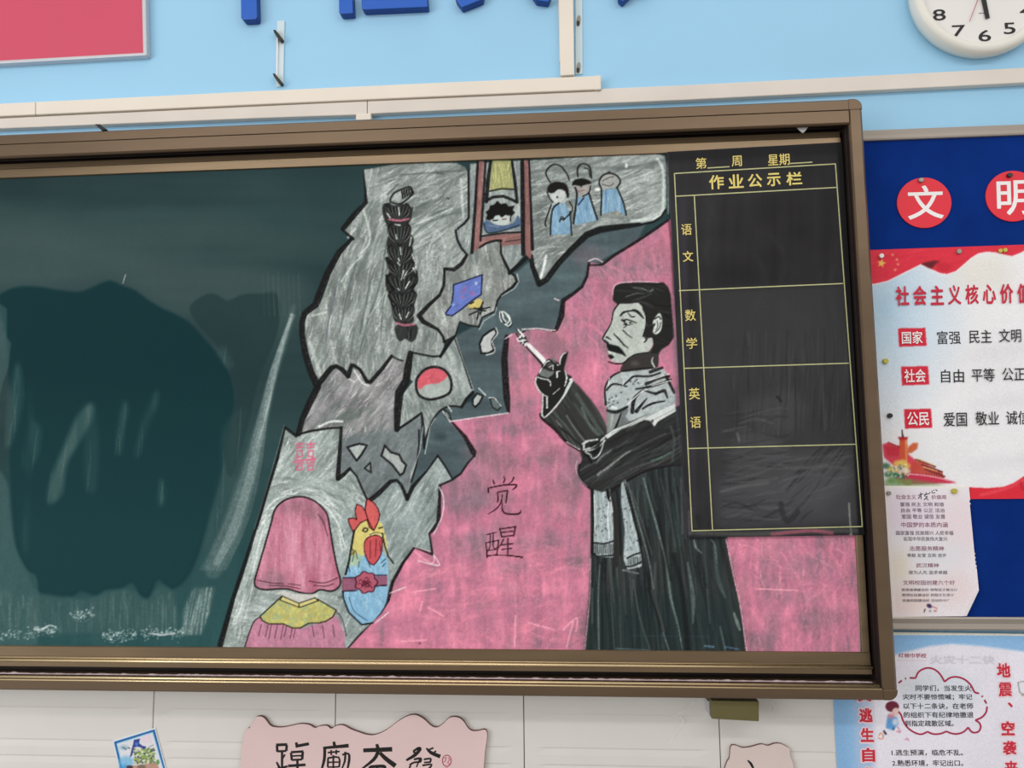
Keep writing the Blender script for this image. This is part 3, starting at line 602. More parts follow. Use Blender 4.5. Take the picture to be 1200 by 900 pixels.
bl('622,300 624,312 632,333 640,328 655,308 672,290 688,275 703,269 725,266 750,263', [5,5,6,6,6,6,7,7,6,4]); bl('752,263 766,260 775,254 780,246', 2.2); bl('597,320 606,312 618,301', [4,4,4])
bl('334,501 325,538 313,575 300,620 287,660 273,702 258,756', [2,3,3.4,3.6,4,4.5,6]); bl('334,501 347,511', 3); bl('353,508 365,505 385,502 400,501', [2,2.5,2,2]); bl('400,501 398,530 396,559', [3,4,5]); bl('396,561 403,556 410,549', [5,4,3]); bl('410,549 418,558 424,572 430,585', 2)
cv.line(A('333,499 316,560 298,620'), 1, WH, .3)
for p in ('555,457 534,396','498,532 504,500 510,490','481,560 492,528 496,500','428,500 428,506','606,321 608,330 603,338 588,347','582,360 580,368 567,376 562,386'): cv.line(A(p), 1.2, (196,206,204), .6, .8, 0)
# loose fragments
for p, c_, w_ in (('407,524 421,520 430,522 424,532 418,540',(162,172,168),1.8), ('427,549 434,542 435,554',(120,130,128),1.2), ('451,522 458,530 468,533 471,540 476,545 473,554 469,557 460,545 447,534',(156,164,160),1.8), ('574,388 580,385 582,391 577,398 577,405 579,410 572,414 564,414 562,403 566,394',(178,182,180),1.8), ('559,461 566,464 562,472 557,477 554,474 554,468',(168,176,172),1.6), ('574,466 582,468 587,477 583,481 577,477',(96,112,112),1.0), ('520,479 526,484 529,492 522,488',(110,122,122),1.0)):
    Ef = el('chalk_fragment', None); cv.poly(A(p), c_, .95, .4, el=Ef); cv.line(A(p), w_*1.15, BK, .95, .8, 0, closed=True)
for p in ('581,384 583,391 577,400 580,412 570,416','561,455 569,463','519,482 527,493','573,466 580,467 587,476','525,476 529,482'): cv.line(A(p), 1.3, (210,216,212), .8)

# ---- braid
E = el('chalk_braid', 'black chalk braid with two pink ties')
H1 = A('449,240 454,238 462,241 472,239 480,244 484,242 482,256 479,262 479,270 484,278 485,283 482,293 486,302 486,310 481,318 488,316 489,326 485,338 489,345 486,355 484,366 484,378 464,378 460,366 457,350 456,345 452,336 452,324 456,318 451,303 455,300 453,286 456,272 453,264 450,256 448,248')
r = cv.poly(H1, (44,46,46), .97, .6, 3, el=E)
cv.poly(A('464,381 488,380 488,395 482,401 475,397 470,400 465,396'), (48,50,50), .95, .6, 3, el=E)
for cy_, w2, h2, cx0 in ((250,14,15,466),(276,13,18,468),(300,14,17,469),(316,15,14,470),(334,17,17,471),(352,15,15,471),(369,12,16,473)):
    for sd in (-1, 1):
        lob = [(cx0,cy_+h2*.75),(cx0+sd*w2*.35,cy_+h2*.35),(cx0+sd*w2*.95,cy_-h2*.1),(cx0+sd*w2,cy_-h2*.55),(cx0+sd*w2*.7,cy_-h2*.8),(cx0+sd*w2*.25,cy_-h2*.45),(cx0,cy_)]
        rr = cv.poly(lob, (40,42,42), .95, .6, 3, el=E); cv.line(lob[:5], [1,1.6,1.6,1], (14,14,14), .9, .7, 3)
        for q in range(5):
            t_ = .2+q*.16; cv.line([(cx0+sd*w2*t_*1.0,cy_-h2*.62+rng.random()*3),(cx0+sd*w2*t_*.75,cy_-h2*.05),(cx0+sd*w2*t_*.25,cy_+h2*.5)], [.6,1.2,.5], (12,12,12) if q % 2 else (104,110,107), .75, .6, 3)
        cv.line([(cx0+sd*w2*1.02,cy_-h2*.5),(cx0+sd*w2*.9,cy_+h2*.05),(cx0+sd*w2*.4,cy_+h2*.45)], [.4,1.2,.4], (168,176,172), .5, .6, 3)
cv.hatch(cv.mask(A('464,381 488,380 488,395 470,400'), .5), 30, 12, 1.57, 1.2, [(18,18,18),(90,92,90)], (.4,.8), .06)
for p in ('464,275 465,280','469,290 470,298','467,303 468,306','467,243 468,252','454,250 457,255','483,298 486,306','470,328 472,322 473,317','468,340 466,338','475,338 480,330','479,366 476,372','468,368 470,374','477,318 473,326','469,311 466,308','482,278 480,288','463,263 469,264','484,314 488,320'): cv.line(A(p), 1.5, (200,206,202), .8, .7)
for p in ('456,257 468,258.5 479,256.5','464,378 474,381 486,380'): cv.line(A(p), [2,3,2], (168,92,112), .95, .8)
cv.line(A('457,235 461,227 468,223 480,218.5 483,223 484,227 473,237 468,239 461,238'), 1.5, BK, .95, .7, 2, closed=True)
cv.poly(A('459,234 463,227 470,224 471,232 467,237'), (160,170,164), .7)
for k in range(5): cv.line([(471+k*2.6,224-k), (472+k*2.7,232-k*1.3)], 1.7, BK, .95, .5, 0)
for p in ('453,302 457,308 462,315','452,322 456,334 462,340','488,318 489,330 482,340','455,346 460,358'): cv.line(A(p), 1.8, (16,16,16), .9)

# ---- flag on shard
E = el('chalk_flag', 'blue chalk flag with a thin dark outline')
fg = A('531,334 565,322 564,345 551,354 540,363 530,370 523,369 522,367 529,358 531,345')
r = cv.poly(fg, (84,104,184), .97, .4, el=E); cv.hatch(r, 60, 10, -.5, 1.4, [(104,120,196),(70,90,170)], (.3,.6))
cv.line(fg, 1.6, (22,28,62), .95, .6, 0, closed=True)
for x, y in ((545,338),(552,343),(542,348),(555,345),(543,342)): cv.ell(x, y, 2.6, 2, (150,92,150), .7, .8)
cv.ell(558,332,1.6,2.2,(150,180,200),.9); cv.ell(531,357,2.4,1.6,(120,160,210),.8)
cv.poly(A('549,357 561,350 566,354 562,360 552,362'), (196,176,88), .95, .5, 2); cv.line(A('550,362 562,361'), 1.2, (70,60,30), .8)
for p in ('550,369 556,366','561,366 559,374','562,363 574,360','566,364 569,364','566,354 562,362 556,361','551,356 555,354','563,368 565,360','557,366 563,363'): cv.line(A(p), 1.5, BK, .9, .6)

# ---- circle
E = el('chalk_circle', 'round chalk emblem, upper half red')
cir = A('488,446 491,440 498,433 508,430 518,432 525,438 529,448 528,458 523,463 512,467 502,468 492,464 488,456')
cv.poly(cir, (152,162,156), .95, .4, 3, el=E); cv.poly(A('490,455 489,446 494,438 502,432 510,431 519,434 524,439 522,444 514,449 504,450 497,452 494,456'), (204,74,88), .95, .6, 2)
cv.line(cir, 2.6, BK, .95, .7, 3, closed=True)
r = cv.mask(A('490,455 489,446 494,438 502,432 510,431 519,434 524,439 522,444 514,449 504,450'), .5); cv.hatch(r, 40, 8, -.4, 1.4, [(226,92,104),(186,62,78)], (.3,.6))

# ---- red ladder, curtain and child
E = el('chalk_ladder', 'dull red chalk bars of a ladder')
for p in ('561,189 567,189 565,240 561,291 554,296 557,240', '612,188 620,188 622,240 624,292 622,304 616,298 613,240', '561,279 585,275 612,273 612,286 600,287 588,289 587,282 575,283 562,290'):
    r = cv.poly(A(p), (142,94,90), .95, .5, el=E); cv.hatch(r, 60, 22, 1.57 if '561,279' not in p else 0, 1.4, [(170,118,112),(124,80,78)], (.3,.6))
bl('560,188 557,240 553,296', [2.4,3,3.4]); bl('569,189 566,240 563,282', [2.2,2.6,2.2]); bl('612,189 612.5,240 613,298', [4,5,4]); bl('620,188 622,240 624,292', [2,2.4,3.5]); bl('563,277 590,273 612,272', 1.8); bl('562,290 570,285 580,282 587,282', [2.2,2.2,3]); bl('592,283 610,281', 1.2, 0, .6)
E = el('chalk_curtain', 'olive yellow chalk curtain between the bars')
r = cv.poly(A('577,188 599,188 600,205 602,222 588,223 574,224 575,205'), (150,152,92), .95, .5, el=E); cv.hatch(r, 60, 20, 1.55, 1.6, [(176,176,110),(130,134,84),(196,196,120)], (.3,.6))
bl('575,189 572,210 570,236', [3,4,4]); bl('600,189 603,210 606,236', [2.5,3.5,3]); bl('574,224 588,221 602,222', 1.4); bl('570,235 578,231 590,230 600,234 606,237', [3,3,3,3,3])
E = el('chalk_child', 'small chalk child with curly black hair and blue clothes')
cv.poly(A('567,262 570,258 578,262 590,264 602,261 606,252 610,258 610,265 600,268 590,270 574,273 569,269'), (70,96,132), .95, .5, 2, el=E)
cv.line(A('567,262 569,270 574,273 590,270 608,264'), 1.4, (24,34,44), .9)
cv.poly(A('575,256 578,262 586,264 595,263 599,257 598,250 580,250'), (172,182,178), .97, .4, 2, el=E)
cv.poly(A('569,257 571,252 569,248 573,246 574,241 579,240 583,235 587,239 593,238 596,242 603,241 601,246 604,249 600,253 592,252 588,255 585,252 580,253 578,257 573,258'), (20,18,18), .98, .5, el=E)
cv.line(A('578,258.5 583,258'), 1.2, BK, .9); cv.line(A('589,257 593,256.5'), 1.6, (120,50,60), .9); cv.line(A('599,251 598,259'), 1.2, BK, .9); cv.line(A('572,264 584,266'), 1.2, (120,140,170), .7)

# ---- three students in blue
def robe(p, e_):
    r = cv.poly(A(p), (104,146,176), .95, .6, el=e_); cv.hatch(r, 110, 18, 1.5, 1.6, [(124,166,194),(84,128,166),(140,170,186)], (.25,.6), .12)
E = el('chalk_student', 'first small figure in blue, bowl haircut, arms folded'); robe('648,240 662,238 668,250 669,274 645,275 646,250', E)
cv.poly(A('644,227 646,234 652,238 659,236 664,228 662,222 646,222'), (176,182,178), .97, .4, 2, el=E)
cv.poly(A('641,222 644,216 651,213 660,214 665,218 667,228 665,233 662,224 654,222 649,226 643,226'), (26,24,24), .97, .4, 2, el=E)
for p, w_ in (('641,225 644,232 648,237',1.2), ('646,240 639,260 640,265',1.4), ('655,238 647,247 645,275',1.6), ('667,236 671,246 660,258',1.2), ('668,248 670,276',1.3), ('656,258 660,256',1.1), ('656,260 658,254 662,257',1)): cv.line(A(p), w_, BK, .9, .7)
cv.ell(653,231,1.2,1.6,BK,.9); cv.line(A('645,214 640,205 641,199 648,193 656,194 661,199 665,205 667,211'), [1.4,1.8,1.4,1.6,1.4], BK, .9, .6)
E = el('chalk_student', 'middle small figure in blue, flat black cap of hair'); robe('674,231 690,228 698,250 700,258 673,264 674,245', E)
cv.poly(A('672,218 676,229 682,231 690,227 693,219 690,213 674,213'), (150,146,142), .95, .4, 2, el=E)
cv.poly(A('670,217 673,211 682,209 690,211 693,215 688,216 681,218 674,217'), (22,22,22), .97, .4, 2, el=E)
for p, w_ in (('674,220 676,230 672,262',2), ('692,218 690,226 683,230',1.2), ('690,226 696,245 700,257',1.8), ('684,232 678,240',1.4)): cv.line(A(p), w_, BK, .9, .7)
cv.line(A('678,240 682,235'), 1.2, (50,80,140), .9); cv.ell(681,218,1,1.4,BK,.9); cv.line(A('678,224 685,223'), 1.4, (140,80,84), .7); cv.line(A('677,207 677,197 682,192 688,193 692,198 693,209'), [1.6,2,1.4,1.8,1.6], BK, .9, .6); cv.line(A('685,197 690,199 691,207'), 1.2, BK, .8)
E = el('chalk_student', 'right small figure in blue with a bald round head'); robe('707,223 722,221 731,240 733,252 722,247 704,251 706,235', E)
cv.poly(A('703,213 706,205 714,203 724,206 727,213 723,219 706,221'), (150,152,148), .9, .4, 2, el=E)
for p, w_ in (('704,252 705,224 702,214 706,206 714,203 723,206 727,213 723,220',1.6), ('723,220 730,236 734,252',1.6)): cv.line(A(p), w_, BK, .92, .7)
cv.line(A('706,212 714,208 719,207'), 1.2, (70,70,70), .8); cv.line(A('706,216 714,218 719,215'), 1.2, (60,60,60), .7); cv.line(A('710,223 710,245'), 1.2, (70,100,150), .7); cv.ell(724,250,2.4,1.6,(176,150,110),.7); cv.ell(714,202,1.3,1.3,BK,.9)

# ---- double happiness character
E = el('chalk_character', 'pink chalk double happiness character')
xi = []
for ox, tx in ((346,0),(359,0)):
    for p in (f'{ox},521 {ox+10},520', f'{ox+1},525 {ox+9},524', f'{ox+5},518 {ox+5},525', f'{ox+2},529 {ox+2},535 {ox+8},535 {ox+8},528 {ox+2},529', f'{ox+1},540 {ox+9},539', f'{ox},543 {ox+10},542', f'{ox+2},546 {ox+2},551 {ox+8},550 {ox+8},545 {ox+2},546'): xi.append(p)
xi += ['344,541 370,537','346,538 350,536','366,536 369,539']
for p in xi: cv.line(A(p), 1.7, (206,78,112), .85, .8, 0)

ring = cv.mask(A('296,640 306,606 322,580 350,566 382,576 400,600 410,640 400,648 392,612 376,590 350,581 330,588 318,606 308,640'), 1)
cv.hatch(ring, 330, 18, lambda x, y: math.atan2(y-640, x-352)+math.pi/2, 2.2, [(206,214,210),(190,200,196),(216,222,218)], (.2,.55), .12, .1, .8)
cv.hatch(cv.mask(A('304,600 318,600 306,660 296,690 286,750 268,750 282,690'), 1), 170, 34, 1.85, 2.4, [(206,214,210),(220,226,222),(150,164,160)], (.2,.5), .06, .05, 1)
cv.line(A('404,640 396,614 384,596 372,588'), 1.6, (222,228,224), .6)
# ---- veiled bride
E = el('chalk_bride', 'chalk bride under a pink veil with gold collar')
VE = A('318,612 321,600 326,592 336,585 350,582 362,584 374,591 383,602 386,615 390,640 395,665 399,680 397,688 388,693 375,691 365,696 350,694 335,690 312,691 302,689 298,683 302,667 310,640')
r = cv.poly(VE, (188,108,132), .97, .5, 3, el=E); f = cv.full(r); nvv = cv.noise(8, 50, 3); cv.img += (f*nvv*0.035)[..., None]*np.array([.8,1,1], np.float32)
cv.hatch(r, 240, 30, 1.55, 1.6, [(214,134,156),(176,100,124),(206,120,146)], (.15,.4), .1); cv.blend(*cv.mask(A('322,600 336,586 362,585 380,600 384,616 350,604'), 4), (134,92,106), .5); cv.blend(*cv.mask(A('300,682 320,664 336,676 334,690 302,690'), 4), (140,104,118), .5)
cv.line(VE, 1.7, BK, .9, .7, 3, closed=True)
for p in ('302,680 318,683 332,684','316,686 336,687 352,690','362,681 380,683 396,677','368,686 382,687 391,684','338,684 352,686','372,602 379,612 384,628'): cv.line(A(p), 1.1, (70,34,46), .8, .7)
for x in (344,352,372): cv.line(A(f'{x},600 {x-1},650 {x-2},676'), 2, (222,146,166), .35, 1.6)
cv.poly(A('321,697 330,696 332,702 350,709 369,701 374,697 368,696 345,696 330,692'), (196,192,184), .8, .6)
bd = A('305,723 298,728 292,742 285,764 404,764 404,745 398,728 392,720 375,730 352,737 332,731')
r = cv.poly(bd, (182,112,138), .96, .5, el=E); cv.hatch(r, 200, 16, 1.3, 1.8, [(206,128,156),(150,104,130),(214,120,150)], (.2,.45), .5)
cv.line(A('305,723 298,728 292,742 285,764'), 1.3, (40,22,30), .9); cv.line(A('394,716 401,726 406,745'), 1.3, (90,50,66), .8)
for x in (304,312,316,323,330,334,341,345,364,376,388): cv.line([(x+2,732+abs(x-350)*-.05+2),(x-1+(x > 350)*5,745+rng.random()*4)], 1, (84,40,60), .75, .6)
cl = A('330,699 350,710 372,702 394,715 390,723 382,728 374,730 362,730 352,736 343,736 332,731 315,731 307,727 305,722')
r = cv.poly(cl, (176,172,92), .97, .4, el=E); cv.dots(r, 170, 1.6, (204,196,92), .6); cv.dots(r, 80, 1.6, (132,168,140), .6); cv.dots(r, 50, 1.3, (206,170,90), .7); cv.dots(r, 50, 1.2, (150,170,120), .7)
cv.line(cl, 1.5, (36,32,20), .92, .6, 0, closed=True); cv.poly(A('331,699 350,707 369,701 373,704 351,712 328,703'), (206,192,116), .95, .3)
for p in ('331,698.5 350,707 369,700.5','328,703 351,712 373,704','331,698.5 328,703','369,700.5 373,704','350,707 351,712'): cv.line(A(p), 1.2, (36,32,20), .92, .6, 0)

# ---- rooster
E = el('chalk_rooster', 'chalk rooster in blue with red comb and rosette sash')
body = A('412,645 407,665 402,682 401,696 404,708 411,720 420,730 430,732 441,724 450,712 454,698 455,670 452,650 440,640')
r = cv.poly(body, (116,168,202), .97, .5, 2, el=E); cv.hatch(r, 180, 16, 1.3, 1.6, [(146,192,218),(92,146,190),(160,200,214)], (.25,.55), .3)
cv.blend(*cv.mask(A('411,645 426,648 420,662 408,664'), 2), (170,190,130), .7)
hd = A('431,608 420,616 414,628 412,640 411,652 420,648 426,652 432,636 446,630 450,640 452,652 454,640 450,622 446,612'); cv.poly(hd, (206,190,98), .97, .5, 2, el=E)
cv.poly(A('428,630 436,624 450,626 450,629 436,628'), (210,206,130), .9)
cm = A('414,624 409,613 408,608 414,607 418,609 416,599 418,591 424,593 428,599 429,588 430,584 438,589 443,596 445,603 443,612 438,622 433,618 430,609 422,613')
cv.poly(cm, (206,78,76), .97, .4, el=E); cv.line(cm, 1.3, (60,14,20), .9, .6, 0, closed=True); cv.line(A('430,585 428,596 431,608 437,621'), 1.3, (60,14,20), .9)
wt = A('431,630 427,636 427,646 431,657 438,662 446,651 448,640 447,630 440,627'); cv.poly(wt, (198,66,72), .97, .5, 2, el=E); cv.line(wt, 1.3, (70,16,24), .9, .6, 2, closed=True)
for p in ('434,634 434,654','441,632 440,652','445,634 446,646'): cv.line(A(p), 1, (90,20,30), .8)
cv.line(A('425,622 427,619 431,620 429,623 425,622'), 1.2, BK, .95); cv.line(A('444,619 448,618'), 1.3, BK, .9); cv.line(A('433,627 440,624 450,626'), 1, (70,50,20), .9)
for p in ('410,645 414,644 413,650','413,658 416,645 419,655','420,665 421,658','430,655 434,665','446,660 452,655','408,660 410,670','448,664 452,660'): cv.line(A(p), 1, (30,50,60), .8)
bl('415,622 412,640 409,658 405,673', 2); bl('402,680 402,700 409,718 424,732 437,730', 1.6); bl('448,625 451,640 455,652 461,660', 1.4); cv.line(A('409,700 415,716 430,727'), 1, (30,60,90), .8)
cv.poly(A('401,677 418,677 418,692 401,693'), (146,78,104), .97, .3, el=E); cv.poly(A('440,675 454,675 454,686 440,687'), (146,78,104), .97, .3, el=E)
for p in ('402,677 418,677','401,693 418,692','440,674 453,674','440,687 453,686'): cv.line(A(p), 1.6, (40,24,50), .9, .6, 0)
fl_ = [(429+(12.5+1.3*math.cos(7*t))*math.cos(t), 682.5+(12.2+1.2*math.cos(7*t))*math.sin(t)) for t in np.linspace(0, 2*math.pi, 30, endpoint=False)]
cv.poly(fl_, (176,76,98), .98, .4, el=E); cv.line(fl_, 1.4, (74,18,34), .92, .6, 0, closed=True)
for _ in range(16):
    a_ = rng.random()*6.28; q = rng.random()*8; x, y = 429+q*math.cos(a_), 683+q*math.sin(a_); cv.line([(x-2.5,y),(x,y-1.8),(x+2.5,y+.8)], 1, (92,20,40), .8, .5)
cv.line(A('396,700 404,700'), 1.2, (70,90,80), .7)

# ---- lettering 觉醒 brushed in black
def hand(pl, w_, col, e_=None):
    for s_ in pl:
        p, ww = (s_ if isinstance(s_, tuple) else (s_, w_)); cv.line(A(p), ww, col, .95, .5, 3, 0)
        if e_: 
            q = np.array(A(p)); r_ = cv.mask([(q[:,0].min()-1,q[:,1].min()-1),(q[:,0].max()+1,q[:,1].min()-1),(q[:,0].max()+1,q[:,1].max()+1),(q[:,0].min()-1,q[:,1].max()+1)], .3)
            a, b, c, e2 = r_[1]; cv.lab[c:e2, a:b][r_[0] > .5] = e_
hand([('577.5,562 579,566.5',[1,2]), ('590.5,558.5 591.5,562 590,565.5',[1,1.8,1.6]), ('602,559.5 600,564 596,567',[1.8,1.4,.7]), ('572,571.5 572.5,577',[1,2]), ('572.5,572 590,568.5 604,568 605,570 601,574',[1.4,1.8,1.8,2,1]),
      ('583,577 583.5,585 583,588.5',[1.4,1.8,1.4]), ('583,577 593,575 594.5,576 593,589',[1.2,1.5,1.8,1.5]), ('588.5,580 587.5,588 582,596 572,602.5',[1.4,1.6,1.4,.7]), ('588.5,590 588.5,597 592,601.5 600,602.5 608,602 610,600 610,597.5',[1.3,1.8,1.8,2,2,1.6,.9]),
      ('570.5,626.5 581,624',1.3), ('569.5,636 571,653',[1.2,1.8]), ('570,636 583,633.5 584,635 582,651',[1.2,1.5,1.6,1.5]), ('574.5,627 574,641 571,646',1.2), ('578,626 578,640 580,643 582,642',1.2), ('571,645 581,644',1.1), ('571,651.5 583,650',1.4),
      ('585.5,619 588,629',[1.4,1.8]), ('586,620 603,617.5 603.5,619 602,628',[1.2,1.7,1.8,1.5]), ('588,624 601,622.5',1.3), ('588.5,629 601,627.5',1.4), ('590,632 587,638 583,643',[1.6,1.2,.8]), ('588,638.5 601,637',1.4), ('588,644 600,642.5',1.2), ('595,631 595,650',1.6), ('583,650.5 595,651 605,652 612,653',[1.2,1.4,1.8,2])], 1.5, (44,14,26), E_txt)

# ---- the man in the long robe
E = el('chalk_man', 'chalk man in profile, dark long robe and grey patterned scarf, holding a torch')
RB = A('692,572 712,566 742,555 775,545 804,540 812,610 850,610 853,640 862,680 870,720 876,766 684,766 690,700 692,650')
r = cv.poly(RB, (52,60,60), .99, .5, el=E); rb = r
lean = lambda x, y: math.pi/2 - (x-692)/190*0.20
fz = cv.full(r); s1 = cv.noise(7, 150, 3); cv.img += (fz*s1*0.022)[..., None]
cv.hatch(r, 380, 80, lean, 3.2, [(36,40,40),(30,34,36),(44,48,48)], (.3,.7), .04, .05, 1.4)
cv.hatch(r, 150, 90, lean, 2.6, [(88,96,94),(78,88,86),(74,72,72),(66,84,80)], (.2,.6), .03, .03, 1.6)
cv.blend(*cv.mask(A('690,700 860,700 874,766 686,766'), 14), (34,52,54), .45)
for p, w_, c_, a_ in (('735,563 742,590 752,625 760,655 766,690',1.6,(116,132,126),.8), ('754,560 762,590 772,625 781,660 786,700 795,735 800,764',[1.5,2,2.4,2.4,3,2,1.2],(112,134,126),.8), ('740,575 752,610 764,650',1.4,(98,108,104),.6), ('768,660 768,700 778,740',3,(96,94,92),.5), ('703,662 701,700 702,764',1.4,(128,150,142),.7), ('694,690 694,730',2.5,(96,114,108),.5), ('715,655 716,700 720,762',1.4,(92,104,100),.6), ('742,680 750,725 762,762',1.6,(98,106,104),.6), ('775,735 784,762',1.4,(120,140,136),.7), ('726,700 728,764',1.6,(84,96,94),.5), ('730,668 734,720',1.4,(88,98,96),.5), ('806,660 812,700 812,730',[2,5,2],(110,128,124),.6), ('836,640 842,680 850,700',[2,5,2],(96,120,116),.5), ('860,718 864,730 867,738',[2,4,2],(140,158,152),.7), ('844,735 850,762',1.8,(110,134,130),.6), ('828,690 832,730',2,(88,96,94),.5), ('813,633 816,642 822,648',[2,2.6,1],(140,160,156),.6), ('833,632 838,640 840,660',[1.4,2.4,1],(120,140,140),.6), ('740,745 830,746',.8,(70,98,96),.4), ('790,560 797,640',2.4,(72,92,86),.5), ('722,760 760,762',1.4,(120,160,166),.5), ('826,757 836,758',2,(110,160,200),.6), ('850,758 866,761',1.5,(100,140,180),.6), ('774,560 784,600 792,640',1.4,(90,98,96),.5), ('760,560 770,600',1.2,(86,92,92),.5)):
    cv.line(A(p), w_, c_, a_, 1.4)
for p, w_ in (('731,566 739,600 750,640 762,690',2.4), ('722,570 726,600 727,650',3), ('790,650 800,700 806,762',6), ('770,600 786,680',3), ('705,660 706,760',3), ('733,562 744,610 752,665',2), ('760,690 776,740',2.6)): cv.line(A(p), w_, (26,28,28), .6, 1.8)
# collar side and sleeve behind scarf
cv.poly(A('711,478 740,478 752,476 770,478 790,470 792,482 745,495 712,514'), (110,118,118), .97, .5, el=E)
cv.poly(A('711,483 728,482 722,500 711,510'), (130,136,134), .9, .8); cv.line(A('728,484 722,500 718,508'), [1,2.4,2], BK, .9); cv.line(A('718,484 716,500'), 3, (164,168,166), .6, 1.6)
# raised sleeve
SL = A('669,444 676,450 690,466 702,482 711,500 711,514 700,514 690,518 686,528 682,530 676,526 662,514 648,500 634,489 640,489 652,478 662,462')
r = cv.poly(SL, (56,58,57), .99, .5, el=E); cv.hatch(r, 130, 36, .95, 2.6, [(38,38,38),(46,48,47),(78,86,82),(96,104,100)], (.3,.6), .08, .05, 1.2)
for p, w_, c_ in (('664,487 672,500 686,518',1.4,(150,152,150)), ('682,478 692,500 704,512',3,(104,120,112)), ('652,493 658,500',2,(120,122,120)), ('676,462 690,485 706,508',4,(88,98,94)), ('655,500 672,514 682,524',1.6,(24,22,22)), ('694,474 706,496',2,(70,72,72))): cv.line(A(p), w_, c_, .7, 1.4)
cv.poly(A('660,436 670,441 668,452 660,466 648,481 638,489 640,470 650,455'), (40,40,40), .98, .6, el=E); cv.line(A('669,446 665,455 660,465 648,480 638,489 635,485'), [5,3.6,2,1.4,1.4,1.2], (186,194,190), .95, .7)
cv.line(A('633,485 636,491 650,503 664,518 680,528'), [2,3,3,3,3], BK, .9); cv.line(A('664,518 680,527'), 1.2, (214,196,200), .8); cv.line(A('676,449 694,470 710,496'), 1.2, (120,80,90), .6)
cv.line(A('669,446 665,455 660,465 648,480 638,489 635,485'), [5,3.6,2,1.4,1.4,1.2], (186,194,190), .95, .7)
cv.poly(A('680,530 692,514 712,508 740,494 768,484 800,474 804,500 770,520 700,545 684,545'), (44,46,46), .98, .8, el=E)
# crossing arm
AR = A('709,513 730,501 755,493 766,501 772,498 786,486 800,484 802,520 802,547 775,546 752,555 734,566 720,576 715,585 712,577 700,575 690,571 682,564 678,556 679,545 684,535 683,530 692,520')
r = cv.poly(AR, (48,49,49), .99, .5, el=E); cv.hatch(r, 170, 46, -.5, 3, [(34,32,34),(40,38,40),(64,68,68)], (.3,.6), .1, .06, 1.4); cv.hatch(r, 60, 40, -.5, 2.4, [(98,102,100),(84,88,88)], (.2,.55), .08, .06, 1.4)
for p, w_, c_, a_ in (('700,556 712,548 730,534 740,528',[1.4,3,2,1],(150,156,152),.75), ('699,543 704,536 716,528',[1,2.4,2],(126,132,130),.8), ('740,528 765,515 780,508',2.4,(84,88,88),.6), ('730,545 760,530 780,522',2,(74,82,80),.6), ('763,540 776,536 786,530',[2,3,2],(90,120,110),.7), ('786,500 790,515 788,540',3,(80,90,88),.6), ('704,553 701,557',3,(140,140,142),.6), ('740,560 760,550 786,544',2,(58,46,50),.7)): cv.line(A(p), w_, c_, a_, 1.4)
cv.line(A('679,545 678,556 684,566 694,574 706,578 715,574 735,563 760,551 790,545'), [2.4,2.4,2.4,2.4,2,1.6,2,2,1.4], BK, .85, 1)
cv.line(A('676,540 675,550 680,562 688,570'), 1, (200,190,196), .6)
# cuff knot between arms
for p, w_ in (('684,527 694,524 708,513',2.2), ('686,529 700,525 709,516',1.6), ('708,515 705,527 700,535 694,537 692,533 688,531 684,531',1.5), ('684,526 686,518 700,515',2.2), ('683,520 688,517',2.6)): cv.line(A(p), w_, (188,194,192), .85, .7)
cv.poly(A('690,521 704,515 703,519 692,525'), BK, .9); cv.poly(A('693,529 704,521 702,530 696,534'), BK, .85); cv.line(A('684,531 690,536 693,542'), 2.6, BK, .9)
# white fur edge
cv.poly(A('708,511 720,503 738,496 755,488 772,481 791,472 792,482 778,490 771,494 767,500 762,493 755,492 742,498 728,503 712,514'), (196,202,200), .97, .6, el=E)
for p in ('716,508 745,495','736,499 770,483','756,488 788,474','762,494 790,480','740,493 775,477'): cv.line(A(p), 1, (120,126,124), .6, .7)
cv.ell(764.5,493.5,1.6,2,(60,60,60),.8)
# scarf
SF = A('726,436 740,434 760,432 772,431 778,432 783,441 788,452 791,462 792,472 770,482 752,488 738,494 733,488 737,480 733,477 722,481 713,480 709,475 707,468 709,455 712,446 718,441')
r = cv.poly(SF, (156,168,168), .98, .5, el=E); cv.hatch(r, 200, 12, -.3, 1.6, [(178,188,188),(140,152,152),(190,200,198)], (.2,.5), .4)
for p, w_, c_ in (('711,457 719,450 735,453',[2,2,1.2],BK), ('731,451 737,446 743,441 760,441 774,437',[1.4,2,2,2,1.6],BK), ('745,456 762,453 775,449 786,445',[1.4,2.4,2.4,2],BK), ('741,483 743,468 752,458',[4,4,1.5],BK), ('746,482 752,474 758,467',[4,2.4,1],BK), ('753,479 764,473 779,470',[1.6,2.4,1.4],BK), ('754,457 768,461 780,457',[1.6,2.4,1.2],BK), ('762,436 776,431',[4,3,],(34,34,34)), ('757,450 772,443 784,441',[4,4,3],(40,42,42)), ('768,462 778,458 782,466',[3,4,2],(42,44,44)), ('780,440 790,460',[4,3],(34,28,30)), ('712,481 722,483 735,477',[3,4,3],(34,38,38)), ('710,474 709,455 716,442 726,436',[3,2,2.4,2],(34,30,32)), ('728,440 731,446 730,452',1,(196,204,204)), ('714,443 713,452',1,(214,218,216)), ('735,474 752,459 758,457',1.2,(214,220,218)), ('717,477 722,478',3,(206,214,212)), ('760,446 784,438',1.4,(206,210,208)), ('764,452 786,446',1.2,(196,200,198))): cv.line(A(p), w_, c_, .9, .8)
for x, y in ((714,468),(713,472),(717,466),(715,476),(719,470),(724,472),(712,478),(718,474),(722,464),(739,447),(744,447),(748,449),(742,450),(746,445),(728,460),(736,468)): cv.ell(x, y, .9, .8, (40,50,50), .85)
